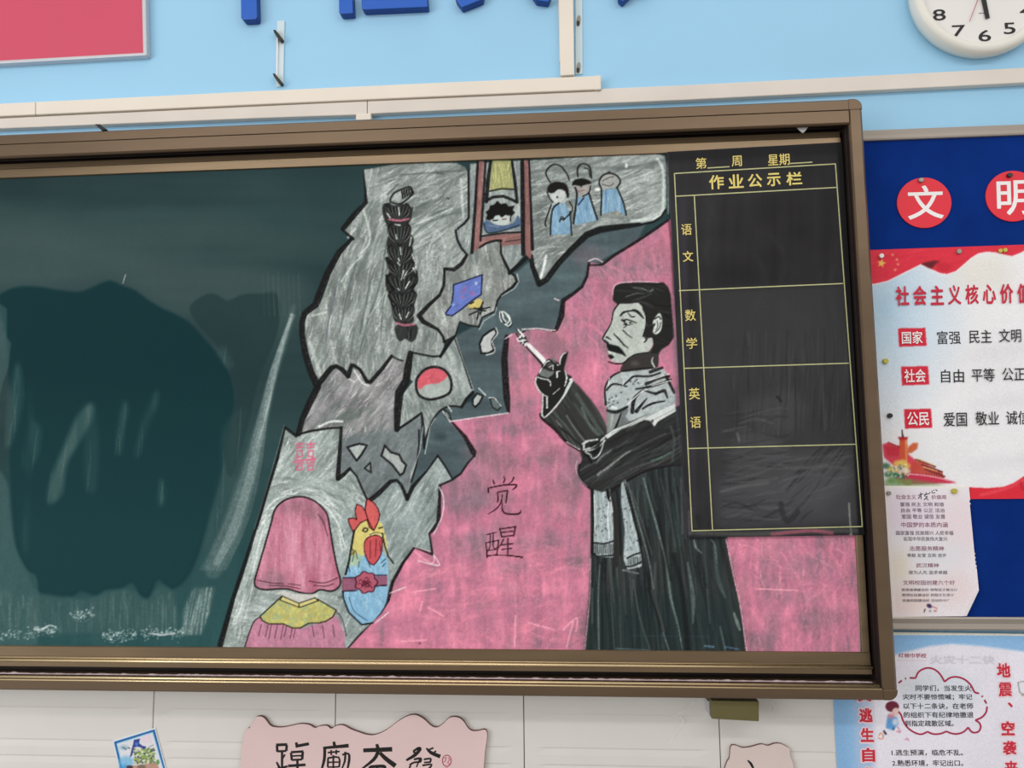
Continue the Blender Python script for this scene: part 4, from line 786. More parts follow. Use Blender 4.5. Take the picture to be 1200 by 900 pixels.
# neck
NK = A('735,421 745,414 760,413 766,404 776,405 772,416 771,430 758,433 740,435 727,436 729,428'); cv.poly(NK, (60,57,56), .99, .5, 2, el=E); cv.ell(744,426,5,2.6,(104,102,98),.6,2); cv.line(A('765,419 764,424 767,430'), [1,2,1.4], (200,206,200), .9); cv.line(A('728,435 742,433 764,431'), 1.3, BK, .9)
# hair mass
HR = A('719,340 721,335 727,332 745,331 770,331 778,331 783,336 786,345 787,360 789,380 790,395 784,404 776,409 770,414 763,414 766,404 764,396 758,397 752,400 756,390 758,378 757,370 753,360 748,355 738,356 728,357 723,356 718,352')
r = cv.poly(HR, (38,39,38), .99, .5, 0, el=E); cv.hatch(r, 60, 24, .15, 1.8, [(16,16,16),(58,60,58),(74,76,74)], (.3,.6), .3)
for p, w_ in (('742,337 752,338 760,341 766,340',[1,2,1.6,.8]), ('733,348 745,344 755,344',[1,1.6,1]), ('762,342 765,339',1.6)): cv.line(A(p), w_, (112,118,114), .7, 1.2)
cv.line(A('718,345 720,335 730,331 750,330 772,331'), 1, (214,200,204), .6)
# face
FC = A('725,356 722,361 719,365 717,372 716,379 712,386 708,393 706,397 708,399 712,401 713,404 712,409 713,414 714,419 717,423 724,425 730,425 735,421 742,416 750,414 758,413 763,408 765,402 764,396 759,397 756,398 755,392 758,380 757,370 753,361 748,355 738,356')
r = cv.poly(FC, (168,177,168), .99, .4, 2, el=E); cv.hatch(r, 140, 10, 1.3, 1.6, [(190,197,190),(146,155,148),(200,206,200),(134,142,138)], (.2,.55), .5)
cv.blend(*cv.mask(A('738,380 752,378 754,395 746,404 736,398'), 3), (158,164,158), .5)
for p, w_ in (('725,356 719,365 716,379 708,393 706,398',[2,1.6,1.4,1.8,1.4]), ('727,370 731,366 738,364.5 744,364 749,367 754,373',[2,2.6,1.8,3.4,3.4,1.6]), ('736,367 740,371 744,371',[1,1.8,1]), ('729,375 732,377 734,380',[2,3,2.4]), ('728.5,375.5 735,374.6 741,376.6 746,378.4',[1.2,1.7,1.7,1]), ('731,380 736,381 742,379.4',[1.4,1,.8]), ('738,378 739,378.4',1.8), ('731,384 734,382',1.1), ('730,387 735,392 741,396',[1.6,1.4,.8]), ('719,391 725,397 731,404 736,408',[1,2,2,1]), ('711,395 716,398',[2.4,1]), ('708,399 712,402 713,405',[2.4,3,2]), ('713,424 720,426 729,426 736,421',1.6), ('735,421 745,415 760,413',1.2), ('753,361 757,371 757,382 754,394',[1.2,1.6,1.8,2.4]), ('758,398 755,401',1.6)): cv.line(A(p), w_, (24,26,25), .93, .6)
cv.poly(A('711,403 718,404 725,406 730,411 734,418 728,415 720,413 713,411'), (24,26,26), .98, .4, 2); cv.poly(A('713,415 718,416 720,419 716,421 713,418'), (22,22,22), .95, .4); cv.line(A('713,412 720,414'), 1.2, (206,212,206), .8); cv.ell(733.6,377.5,1,.8,(210,214,208),.9)
# ear
cv.poly(A('767,373 772,367 775,370 776,380 774,388 769,392 765,389 766,384 765,378'), (186,194,186), .98, .4, 2, el=E)
for p, w_ in (('767,374 772,371 774,374',1.6), ('766,382 767,380',2.2), ('768,389 773,384 774,378',1.2), ('770,376 771,382 769,386',.9)): cv.line(A(p), w_, (30,32,30), .9, .5)
# hand
HD = A('636,424 643,421 650,422 656,426 658,418 661,414 666,412 664,420 661,432 664,444 668,446 663,455 655,468 646,478 638,489 635,484 636,464 630,455 627,446 628,442 633,436')
cv.poly(HD, (36,36,35), .99, .4, el=E)
cv.poly(A('634,434 638,432 644,435 650,435 648,439 642,443 636,442 632,440'), (120,126,122), .9, .4); cv.poly(A('641,426 646,424 650,428 647,433 641,431'), (86,88,86), .8, .5); cv.poly(A('646,418 652,421 651,425 645,421'), (120,122,120), .8)
for p, w_ in (('656,427 657,420 660,415 663,413.5',[1.2,1.8,1.6,1]), ('633,435 637,429 642,423 648,424 654,428',1.3), ('631,440 634,433',1.2), ('628,446 629,442 636,444 642,445 645,448 645,452',1.4), ('627,447 630,455 636,462 642,465',[1.6,1.6,1.4,.8]), ('636,462 636,475 635,487',[1.3,1.6,1.4]), ('641,466 641,478',1.8), ('652,436 656,435',1.2), ('653,436 653,442',2), ('662,434 664,443 662,452',[1.2,2,1.2]), ('648,462 656,455',1), ('644,430 648,428 648,433',1)): cv.line(A(p), w_, (200,206,202), .88, .5)
for p in ('631,438 633,441 640,443','643,421 647,424 652,427'): cv.line(A(p), 1.6, (16,16,16), .9, .5)
# torch
E = el('chalk_torch', 'white chalk torch with small flame held by the drawn hand')
cv.poly(A('617,404 620,402 638,419 640,423 637,427 633,424'), (212,212,210), .98, .4, el=E); cv.line(A('616,406 633,424 636,430'), [1.2,2.6,1.4], BK, .9, .6)
cv.poly(A('606,389 612,389 616,396 617,404 612,404 608,399 609,394'), (170,176,172), .95, .4, el=E)
for p in ('606,386 608,391 612,394','611,390 615,388','608,398 616,395','610,402 618,400','613,404 616,401','612,396 617,397','605,391 609,397'): cv.line(A(p), 1.3, BK, .9, .5)
for p in ('607,386 609,389','610,389 614,395','612,399 613,402','617,402 619,405','606,397 608,400','615,403 616,405','611,393 608,396'): cv.line(A(p), 1.4, (226,230,226), .95, .5)
cv.poly(A('586,365 590,364 597,371 599,378 597,384 593,384 587,377'), (84,104,104), .9, .5, el=E)
for p in ('586,365 586,372 588,377','588,365 589,372 593,377','590,365 596,370 598,375 599,379','593,368 597,374 596,377 593,380','592,380 596,382 599,379','588,365 590,371'): cv.line(A(p), 1.3, (216,224,218), .9, .5)
for p in ('587,367 588,374 592,378','600,380 597,384'): cv.line(A(p), 1.2, BK, .85, .5)
# scarf tails
for q, dk in ((A('696,574 706,577 714,573 717,590 719,615 720,636 719,653 705,653 696,650 694,620 695,595'), 1), (A('728,566 733,562 738,590 746,625 751,650 752,664 735,668 731,655 732,620 728,590'), 2)):
    r = cv.poly(q, (150,164,166), .98, .5, el=EL and [k for k, v in EL.items() if v[0] == 'chalk_man'][0]); cv.hatch(r, 110, 22, 1.5, 1.8, [(186,198,200),(124,140,142),(170,184,186)], (.3,.6), .1); cv.dots(r, 60, .8, (50,56,60), .7)
for p in ('696,580 697,610 695,640','716,580 712,600 714,630','714,574 718,600','731,563 740,595'): cv.line(A(p), 1.6, (206,214,214), .8, .8)
bl('694,576 695,610 694,648 700,652 718,651', [3,2.5,3,1.6,1.6]); cv.line(A('715,577 721,600 722,640 722,662'), [1.6,5,6,6], (50,46,46), .95, 1.2); cv.line(A('696,636 708,637 719,634'), 1.6, BK, .9)
for x in range(697, 720, 2): cv.line([(x,638),(x+.4,648+rng.random()*2)], 1, (28,34,34), .8, .5)
cv.line(A('735,654 743,650 750,648'), 1.6, BK, .9); cv.line(A('733,664 742,663 751,659'), 1.6, BK, .85)
for x in range(736, 752, 2): cv.line([(x,653),(x+rng.normal(),661)], 1, (28,34,34), .7, .5)
cv.line(A('731,563 737,585 744,612 752,640'), [1,2.4,2,1.4], BK, .9)
cv.line(A('712,575 713,583 715,588'), [4,3,1], BK, .9); cv.line(A('730,668 748,672'), 2, (150,160,160), .6)
# robe outer edges
cv.line(A('692,655 691,700 685,764'), 1.6, (196,150,166), .7); cv.line(A('851,632 860,676 868,712 875,764'), 1.6, (226,150,170), .8, .8)
cv.line(A('784,258 787,290 789,330 790,345'), 2.4, (120,60,84), .6)
# eraser haze by the notice sheet
for k in range(5): cv.line(A(f'{788+k*2},330 {791+k*2},460 {800+k*1.5},560 {803+k},630'), 2, (110,112,120), .25, 1.6)
cv.line(A('783,190 783,250'), 2, (190,200,198), .5)
cv.line(A('798,560 800,625'), 2.4, (118,116,126), .5, 1.4)

mo = cv.noise(3.0, 3.0, 2)*0.017 + cv.noise(6, 14, 2)*0.016 + cv.grain*0.014
chalky = np.clip((cv.img.max(-1)-0.26)/0.2, 0.15, 1)
cv.img *= (1 + mo*chalky)[..., None]
gl = cv.img.mean(-1, keepdims=True); cv.img = (gl + (cv.img-gl)*(1-0.19*chalky[..., None])).astype(np.float32)
# ---- lay pigment onto the writing surface
x0b, x1b = xp(-10, 460, DB), xS0; ny_ = int((zs1-zs0)/0.00182); nx_ = int((x1b-x0b)/0.00182)
X_, Z_ = np.meshgrid(np.linspace(x0b, x1b, nx_+1), np.linspace(zs1, zs0, ny_+1)); Y_ = np.full_like(X_, -DB)
px_, py_ = project(X_, Y_, Z_); img = box_blur(cv.img, 0); C_ = cv.sample(px_, py_); C_ = np.clip(C_*(1+0.16*np.clip(C_.max(-1, keepdims=True)-0.35, 0, .3)/.3), 0, 1)
V_ = np.stack([X_, Y_, Z_], -1); cx_ = (px_[:-1,:-1]+px_[1:,1:])/2; cy_ = (py_[:-1,:-1]+py_[1:,1:])/2
li = cv.lab[np.clip(((cy_-cv.y0)*2).astype(int), 0, cv.H-1), np.clip(((cx_-cv.x0)*2).astype(int), 0, cv.W-1)]
surf = grid_mesh('writing_surface', V_, C_, li == 0, AM_board, leaf, 'dark green writing surface with wiped chalk haze')
surf_parent = leaf
for k, (nm, lb) in EL.items(): grid_mesh(nm, V_, C_, li == k, AM_board, bb, lb)
C2 = np.repeat(box_blur(C_[:, :1].astype(np.float32), 0), 2, 1); C2[:] = box_blur(np.repeat(C_[:, :1], 9, 1).astype(np.float32), 3)[:, :2]
V2 = np.stack([np.stack([np.full(ny_+1, XLL), np.full(ny_+1, -DB), Z_[:, 0]], -1), V_[:, 0]], 1)
grid_mesh('writing_surface', V2, C2, np.ones((ny_,1), bool), AM_board, leaf)
del cv.grain


# mounting lug below the frame
lug = prism('mounting_lug', [(833.5,821),(889.5,822),(889.5,845.5),(834,842.5)], 0.0115, 0.07, MT['bracket'], bb, 0.0015)
lug['label'] = 'olive painted steel lug under the frame'
prism('lug_plate', [(829,821.5),(835,821.5),(835,843),(831,838)], 0.0115, 0.05, MT['alu2'], bb, 0.001)
# torn paper scrap caught at the top of the frame
prism('paper_scrap', [(933,148.5),(940,147.5),(948,148),(944,153),(941,156),(937,153)], 0.072, 0.073, MT['paper'], bb)['label'] = 'torn white paper scrap caught under the top rail'
prism('frame_clip', [(111,145.5),(117,145.5),(125,152),(118,152)], 0.014, 0.093, MT['black'], bb)['label'] = 'black clip poking above the top rail'

# ================================================================== HOMEWORK CHART
ch = empty('homework_chart', P(895, 400, 0.062), 'black soft chart with yellow ruled homework table stuck over the blackboard', 'chart')
CHC = [(782,178),(986.5,166.5),(1013.5,627),(804.5,630)]; DC = 0.0622
prism('sheet', CHC, 0.0606, DC-0.0003, MT['black'], ch)
cc = Canvas(770, 155, 1025, 640, 2, (46,45,47))
nn = cc.noise(90, 60); n2 = cc.noise(10, 120); cc.img += (nn*0.014+n2*0.006)[..., None]
q = cc.mask(A('818,340 992,334 1008,616 836,620'), 5); cc.blend(q[0], q[1], (62,62,64), .65)
q = cc.mask(A('840,560 1000,552 1006,612 842,618'), 10); cc.blend(q[0], q[1], (80,79,84), .55)
full_ = cc.mask(A('782,178 986,166 1012,627 805,630'), .3)
q = cc.mask(A('870,470 930,455 950,480 930,510 880,500'), 8); cc.blend(q[0], q[1], (78,78,80), .5)
q = cc.mask(A('868,505 905,508 925,528 990,524 1004,560 960,600 870,575 850,540'), 7); cc.blend(q[0], q[1], (86,86,88), .45)
cc.hatch(cc.mask(A('850,390 990,380 1000,500 860,520'), 3), 130, 70, 1.6, 2, [(76,76,78),(44,44,46)], (.2,.5), .05, .03, 1.5)
cc.hatch(cc.mask(A('845,480 925,470 930,612 845,616'), 3), 100, 50, -.12, 3, [(92,92,94),(80,80,84),(44,44,46)], (.2,.55), .15, .2, 1.6)
cc.hatch(cc.mask(A('915,560 985,490 1000,560 940,615'), 3), 70, 50, -.85, 3, [(40,40,42),(84,84,88)], (.25,.55), .1, .1, 1.6)
cc.hatch(cc.mask(A('850,540 1000,530 1000,580 850,600'), 3), 60, 60, -.15, 3, [(96,96,98)], (.2,.5), .1, .1, 1.8)
cc.line(A('845,576 870,570 900,566'), 3, (110,110,110), .5, 2.4); cc.line(A('864,508 866,516'), 3, (130,130,130), .5, 1.6); cc.line(A('911,465 915,470'), 3, (20,22,24), .6, 2)
cc.line(A('915,590 918,604 924,611 935,600'), 6, (42,42,44), .6, 2); cc.line(A('995,590 996,610 998,628'), 2, (170,176,160), .6, 1.2); cc.line(A('996,627 999,633'), 2, (180,186,180), .6, 1)
for k in range(18):
    x0 = 820+rng.random()*165; y0 = 230+rng.random()*360; cc.line([(x0,y0),(x0+rng.normal()*8,y0+30),(x0+rng.normal()*10,y0+70)], 6, (70,70,72), .12, 5)
cc.line(A('810,624 880,626 950,622 1005,622'), 5, (96,98,94), .55, 3); cc.line(A('905,626 950,622 975,625'), 4, (206,96,124), .55, 2); cc.line(A('808,600 808,626'), 4, (104,100,110), .5, 2.4)
for k in range(6): cc.line([(795+k*3,560+k*6),(797+k*3,600),(801+k*3,618)], 2, (110,106,104), .25, 2)
cc.line(A('800,235 806,440 815,600'), 6, (62,58,70), .5, 4)
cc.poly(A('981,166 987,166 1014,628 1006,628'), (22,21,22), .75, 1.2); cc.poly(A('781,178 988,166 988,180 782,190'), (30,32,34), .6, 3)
cc.line(A('782,180 788,300 795,450 804,629'), 1.4, (90,90,96), .6, .8)
printed_sheet('chart_face', cc, CHC, DC, AM_chart, ch, 1.0)
DL = DC + 0.0003
def rule(pts, wd=1.3): return (A(pts), wd)
strokes('ruled_lines', [rule('790.3,203.3 979.3,192'), rule('790.3,203 811,622',1.3), rule('979,192 1010.5,617'), rule('810.6,622 1010.8,617'), rule('791.6,230 980.3,219.6'), rule('795.5,340.6 988,332.2'), rule('800.8,431.7 994.6,425.6'), rule('805.4,525.6 1002.6,520.6'), rule('813.6,229 835,621.5'), rule('829,196.9 855,195.3',1.3), rule('926,191.6 952,190',1.3)], DL, MT['goldline'], ch)
SL_ = -0.055
for s_, bx, bo in (('第',(815,185.2,827.6,198.2),.012), ('周',(857,182.8,869,195.4),.012), ('星期',(899.5,181,925,194.5),.012), ('作',(830.5,205.6,848,222.2),.03), ('业',(853.2,204.8,871,221),.03), ('公',(876,204.2,892.8,220),.03), ('示',(898.2,203.2,914.4,218.6),.03), ('栏',(921,202,939.6,217.6),.03), ('语',(798,263,810.3,275.8),.012), ('文',(799.7,294.5,812,307),.02), ('数',(802.4,363,815,376.5),.012), ('学',(804,396.2,816.8,409),.012), ('英',(806.8,455,819.8,468.5),.012), ('语',(808.5,488.8,821,502),.012)):
    text('lettering', s_, *bx, DL, MT['gold'], ch, bo, SL_ if len(s_) < 3 else -0.052, 0.05)

# ================================================================== CABLE TRUNKING AND WALL FITTINGS
def thing_prism(name, pts, d0, d1, m, label, cat, group=None, bev=0.0015, side=None):
    o = prism(name, pts, d0, d1, m, None, bev, side); return tag(o, label, cat, group)
G_ = 'cable trunking above the blackboard'
tr = empty('cable_trunking', P(350, 112, 0), 'upper cream cable trunking ending below the vertical one', 'cable trunking', G_)
prism('channel', [(-220,131.5),(41,119.2),(41,134.2),(-220,146)], 0.0005, 0.021, MT['trunk'], tr, 0.002)
prism('channel', [(41.8,119.2),(300,106.5),(500,97.2),(698,88.6),(698,104.8),(500,113.4),(300,122.3),(41.8,134.2)], 0.0005, 0.021, MT['trunk'], tr, 0.002)
prism('end_cap', [(697,88.0),(704.5,88.2),(704.5,104.6),(697,105.2)], 0.0005, 0.0225, MT['trunk'], tr, 0.002)
tr2 = empty('cable_trunking', P(600, 115, 0), 'lower cream cable trunking running past the clock to the right edge', 'cable trunking', G_)
prism('channel', [(-220,149.4),(0,138.4),(300,124.3),(430,118.3),(430,134),(300,138.5),(0,150.6),(-220,161)], 0.0005, 0.017, MT['trunk2'], tr2, 0.002)
prism('channel', [(430.6,118.3),(500,115.4),(704,106.6),(706,103.6),(800,99.6),(1000,89.4),(1200,79.0),(1420,67),(1420,84.6),(1200,96.8),(1000,107),(800,117.2),(600,125.6),(430.6,133.4)], 0.0005, 0.017, MT['trunk2'], tr2, 0.002)
prism('joint_box', [(417,133.2),(434.5,132.6),(434.5,140),(417,140.6)], 0.0005, 0.019, MT['trunk'], tr2, 0.001)
tr3 = empty('cable_trunking', P(664, 40, 0), 'short vertical cream cable trunking meeting the horizontal ones', 'cable trunking', G_)
prism('channel', [(652,-160),(669.5,-160),(673.2,87.5),(656.6,88.6)], 0.0005, 0.022, MT['trunk'], tr3, 0.002)
prism('side_lip', [(651,-160),(652.4,-160),(656.8,72),(655.6,72)], 0.0005, 0.012, MT['trunk2'], tr3, 0)
# old trunking backs left on the wall
st = empty('trunking_base', P(328, 60, 0), 'short bare pale trunking base with two slanted metal fins', 'trunking base', 'bare trunking bases')
prism('strip', [(324.5,24),(333.5,24),(332,100),(323.5,102)], 0.0004, 0.003, MT['strip'], st, 0.0008)
prism('strip_rib', [(323.8,44),(325.8,44),(325.2,90),(323.4,90)], 0.0004, 0.007, MT['paper'], st, 0.0005)
prism('fin', [(320,34.5),(323,35),(331,45),(329,48),(326.5,46.5),(321,38)], 0.003, 0.016, MT['dark'], st, 0.0008)
prism('fin', [(319.5,85.5),(322,86),(330.5,96),(328.5,99),(326,97),(320.5,89)], 0.003, 0.016, MT['dark'], st, 0.0008)
st = empty('trunking_base', P(678, 40, 0), 'bare grey trunking base beside the vertical trunking with rusty screw holes', 'trunking base', 'bare trunking bases')
prism('strip', [(674,-160),(681.8,-160),(682.8,86.5),(674.4,87)], 0.0004, 0.003, MT['strip'], st, 0.0008)
def ringpx(cx, cy, rx, ry, n=20, rot=0):
    return [(cx+rx*math.cos(t)*math.cos(rot)-ry*math.sin(t)*math.sin(rot), cy+rx*math.cos(t)*math.sin(rot)+ry*math.sin(t)*math.cos(rot)) for t in np.linspace(0, 2*math.pi, n, endpoint=False)]
for cy in (24, 79): prism('screw', ringpx(678, cy, 2.4, 6.5, 14, 0.1), 0.003, 0.0045, MT['ping'], st, 0.0004); prism('screw_head', ringpx(677.4, cy+3, 1.8, 3, 12), 0.0045, 0.006, MT['dark'], st)

# red panel upper left
rp = empty('red_poster_panel', P(0, 0, 0), 'plain red display panel in a thin silver frame, top left', 'display panel')
c_ = [(-330,-330),(160,-330),(168.2,63.2),(-330,90)]
prism('panel', c_, 0.0005, 0.012, MT['red'], rp)
prism('frame_rail', [(-330,89),(168.6,61.6),(171.6,64.6),(-330,93)], 0.0005, 0.018, MT['alu2'], rp, 0.001)
prism('frame_rail', [(159,-330),(164,-330),(172,64.6),(167.6,62)], 0.0005, 0.018, MT['alu2'], rp, 0.001)

# blue acrylic characters along the top (only their feet are in view)
def letter(lbl, polys):
    e_ = empty('raised_character', P(np.mean([p[0] for p in polys[0]]), 0, 0), lbl, 'raised lettering', 'raised blue characters at the top of the wall')
    for p in polys: prism('stroke', p, 0.0005, 0.024, MT['letter'], e_, 0.003, MT['lside'])
letter('blue raised character with one upright foot, nearest the red panel', [A('280,-150 297,-150 301.5,19 300,22.5 285,23.3 282,20'), A('240,-74 336,-78 337,-62 241,-58')])
letter('blue raised character with an upright and a long flat foot', [A('396,-60 411,-60 414,15.5 399,16.5 397,13.5'), A('366,-50 396,-90 406,-82 376,-40'), A('423,-8 500,-12 501.5,8 426,11.5 423.5,9'), A('452,-110 466,-110 469,-12 455,-12'), A('430,-66 492,-70 493,-54 431,-50')])
letter('blue raised character with two slanting feet left of the trunking', [A('533,-2 562,-58 576,-56 566,-1 541,8.8'), A('590,-56 604,-58 646,-6 642.5,2.2 628,0'), A('540,-90 630,-94 631,-78 541,-74')])
letter('blue raised character barely showing right of the vertical trunking', [A('722,-20 742,-30 744,-12 730,2 725,-2'), A('744,-100 758,-100 761,-10 747,-10'), A('716,-70 790,-74 791,-58 717,-54')])

# ================================================================== WALL CLOCK
ck = empty('wall_clock', P(1153, -15, 0), 'round white wall clock with black numerals, top right corner', 'clock')
CX, CY = 1152.6, -15.2; cd_ = 0.042
ctr = P(CX, CY, cd_); RW = (P(CX, 64.2, 0.03)[2] - ctr[2]) * -1.0
RW = abs(P(CX, 63.6, 0.030)[2] - ctr[2]); RN = abs(P(CX, 41.2, 0.034)[2]-ctr[2])
def lathe(name, prof, m, parent, n=72):
    V = [(ctr[0]+r*math.cos(t), -d, ctr[2]+r*math.sin(t)) for t in np.linspace(0, 2*math.pi, n, endpoint=False) for r, d in prof]; k = len(prof)
    Fc = [(i*k+j, ((i+1) % n)*k+j, ((i+1) % n)*k+j+1, i*k+j+1) for i in range(n) for j in range(k-1)]
    o = mesh(name, V, Fc, m, parent, True); fix_normals(o); return o
lathe('case', [(RW*0.90,0.0005),(RW*0.98,0.006),(RW,0.018),(RW,0.026),(RW*0.985,0.036),(RW*0.95,0.0405),(RW*0.90,0.042),(RW*0.865,0.041),(RW*0.845,0.037),(RW*0.835,0.032)], MT['clock'], ck)
lathe('dial', [(RW*0.84,0.031),(RW*0.4,0.0312),(0.0005,0.0312)], MT['dial'], ck)
def clocktext(s, ang, r, h):
    v, f = glyph(s, 0.012); mn, mx = v.min(0), v.max(0); c = (mn+mx)/2; k = h/(mx[1]-mn[1])
    x = ctr[0]+math.sin(ang)*r; z = ctr[2]+math.cos(ang)*r
    mesh('numeral', [(x+(a-c[0])*k*(1.65 if len(s) < 2 else 1.15), -0.0318-e, z+(b-c[1])*k) for a, b, e in v], f, MT['ink'], ck)
for h_ in range(1, 13): clocktext(str(h_), h_*math.pi/6, RN, 0.0255)
def hand_(name, ang, L, back, w0, w1, d, m):
    s_, c_ = math.sin(ang), math.cos(ang); p = [(-w0/2,-back),(w0/2,-back),(w1/2,L),(-w1/2,L)]
    pts = [(ctr[0]+x*c_+y*s_, ctr[2]-x*s_+y*c_) for x, y in p]; V = [(x,-d,z) for x, z in pts]+[(x,-d+0.0012,z) for x, z in pts]
    o = mesh(name, V, [(0,1,2,3),(7,6,5,4),(0,4,5,1),(1,5,6,2),(2,6,7,3),(3,7,4,0)], m, ck); fix_normals(o)
hand_('hour_hand', math.radians(-84), 0.042, 0.008, 0.010, 0.009, 0.0335, MT['ink'])
hand_('minute_hand', math.radians(173.5), 0.0672, 0.01, 0.0095, 0.0085, 0.035, MT['ink'])
hand_('second_hand', math.radians(203), 0.078, 0.02, 0.0012, 0.0010, 0.0365, MT['crimson'])
lathe('hub', [(0.006,0.033),(0.006,0.0375),(0.0005,0.038)], MT['ink'], ck, 20)
text('maker_mark', '~~', 1147, 14.6, 1154, 16.2, 0.0318, MT['mauve'], ck)

# ================================================================== BLUE NOTICE BOARD
nb = empty('notice_board', P(1110, 440, 0), 'blue felt notice board with silver rails beside the blackboard', 'notice board')
xl = XR + 0.003; xr = xp(1560, 440, 0.02)
def Pz(px, py, d): return P(px, py, d)
pL0 = P(1016, 158.5, 0.02); zt1, zt0 = P(1100,149.6,.024)[2], P(1100,161.4,.024)[2]; zb_1, zb_0 = P(1120,723.2,.024)[2], P(1120,738.6,.024)[2]
tilt = (P(1200,146.2,.024)[2]-P(1016,152.4,.024)[2])/(P(1200,146.2,.024)[0]-P(1016,152.4,.024)[0])
box('felt', (xl, -0.018, zb_1-0.004), (xr, -0.0005, zt0+0.004), MT['felt'], nb)
def railx(name, z0, z1):
    extrude_x(name, [(0.0005,z0),(0.024,z0),(0.0255,z0+0.003),(0.0235,(z0+z1)/2),(0.0255,z1-0.003),(0.024,z1),(0.0005,z1)], xl, xr, MT['alu'], nb)
railx('frame_rail', zt0, zt1); railx('frame_rail', zb_0, zb_1)
extrude_z('frame_rail', [(0.0005,xr-0.022),(0.024,xr-0.022),(0.0255,xr-0.002),(0.0005,xr)], zb_1, zt0, MT['alu'], nb)
# round red cards
def card(ch_, cx, cy, rx, ry, bx, lbl, pn):
    e_ = empty('red_card', P(cx, cy, 0.0185), lbl, 'card', 'round red character cards')
    prism('disc', ringpx(cx, cy, rx, ry, 48), 0.0186, 0.0215, MT['red'] if 0 else MT['redcard'], e_, 0.0006)
    text('lettering', ch_, *bx, 0.0218, MT['whiteink'], e_, 0.018, -0.03, 0.03)
    o = prism('pin', ringpx(pn[0], pn[1], 3.2, 2.6, 14), 0.0215, 0.027, pn[2], e_, 0.001)
MT['redcard'] = mat('red_card_print', (228,40,58), 0.5, var=0.03)
card('文', 1083.2, 237.6, 32, 29.6, (1063,218,1105,257.5), 'round red card with the white character for culture', (1080,210.5,MT['ping']))
card('明', 1187.3, 229.8, 32.2, 29.8, (1167.5,212,1209,252.5), 'round red card cut by the right edge, sun and moon character', (1184,204.8,MT['pinb']))

# core values poster
vp = empty('values_poster', P(1110, 440, 0.0186), 'white poster of core values with red ribbon borders', 'poster')
VC = [(1017.5,293),(1338,281.9),(1356,583.5),(1035.5,585.5)]
cp = Canvas(1006, 272, 1362, 596, 2, (243,242,245))
ny2 = np.linspace(cp.y0, cp.y1, cp.H)[:, None]; nx2 = np.linspace(cp.x0, cp.x1, cp.W)[None, :]
g = np.clip(1-np.hypot((nx2-1035)/110, (ny2-360)/150), 0, 1)[..., None]; cp.img = cp.img*(1-g*.8)+np.array([168,206,232], np.float32)/255*g*.8
cp.img += (cp.noise(60, 60)*0.006)[..., None]; cp.ell(1150, 320, 40, 26, (232,228,216), .6, 14)
rib = A('1005,285 1362,270 1362,290 1215,292 1205,291 1196,296 1186,300 1176,298 1166,295.5 1156,295 1146,297 1138,302 1130,309 1120,317.5 1110,321 1102,320 1092,315.5 1079,309.5 1068,315 1054,322 1040,329 1025,332.5 1005,334')
cp.line(rib[3:], 3, (246,236,238), .9, 1, 0); cp.poly(rib, (226,44,66), 1, .4)
cp.hatch(cp.mask(rib, 1), 140, 26, -.25, 3, [(240,60,80),(206,30,52)], (.15,.4), .2, .1, 1.4)
cp.poly(A('1079,309 1086,307 1094,305.5 1102,306 1096,310 1092,315 1088,314'), (90,16,26), .9, 1.0); cp.poly(A('1096,307 1108,308 1118,312 1108,319 1098,317'), (186,24,44), .5, 2)
def star(c, x, y, r, col):
    c.poly([(x+(r if k % 2 == 0 else r*.42)*math.sin(k*math.pi/5+.2), y-(r if k % 2 == 0 else r*.42)*math.cos(k*math.pi/5+.2)) for k in range(10)], col, 1, .3)
star(cp, 1033, 308.5, 5.6, (250,200,96))
for x, y in ((1046,298.4),(1051,304),(1052.4,309.6),(1049,316)): star(cp, x, y, 2.3, (246,150,120))
b2 = A('1134,571 1158,572 1176,570.5 1188,566 1200,558 1216,550 1250,540 1362,530 1362,590 1134,590'); cp.line(b2[:7], 3, (246,240,240), .9, 1, 0); cp.poly(b2, (228,40,58), 1, .4, grain=0); cp.line(A('1150,580 1180,572 1200,562'), 4, (246,84,96), .6, 2); cp.line(A('1196,566 1200,574 1206,560'), 3, (176,20,40), .6, 1.5)
# printed palace scene in the corner
cp.poly(A('1034,521 1042,518 1050,523 1060,522 1064,532 1074,540 1078,550 1060,556 1048,546 1036,536'), (222,52,76), .92, 1.2); cp.poly(A('1036,523 1056,523 1054,535 1040,534'), (206,40,60), .8, 1.5)
cp.poly(A('1054,514 1063,514 1064,540 1065,548 1054,548'), (214,84,54), 1, .6); cp.poly(A('1052,512 1064,512 1063,516 1054,516'), (186,40,40), 1, .5); cp.line(A('1057,504 1058,512'), [1.4,2.6], (70,36,44), .9); cp.line(A('1061.5,516 1062.5,546'), 2, (240,160,90), .8)
cp.poly(A('1064,524 1070,519 1076,519 1075,526 1068,531 1063,531'), (214,96,54), .95, 1); cp.line(A('1041,519 1054,524'), 2.4, (180,50,50), .8)
cp.poly(A('1066,548 1072,540 1080,541 1096,549 1105,555 1107,561 1082,559 1064,556'), (204,74,60), .95, .5)
for p in ('1073,538.5 1084,542 1096,547','1080,544.5 1094,549.5 1104,553','1084,550 1098,555 1107,558.5'): cp.line(A(p), [1.6,2.6,2], (120,48,44), .95, .6)
for p in ('1075,537.4 1095,545.4','1082,547 1098,552'): cp.line(A(p), 1.1, (244,196,130), .9, .6)
for x in range(1086, 1106, 3): cp.line([(x,554.5),(x,559)], 1, (120,40,50), .8, .5)
cp.poly(A('1048,560 1062,553 1085,556 1110,562 1122,566 1060,568'), (206,36,70), .95, .8); cp.line(A('1060,555 1090,558 1112,563'), 1.6, (246,190,196), .8)
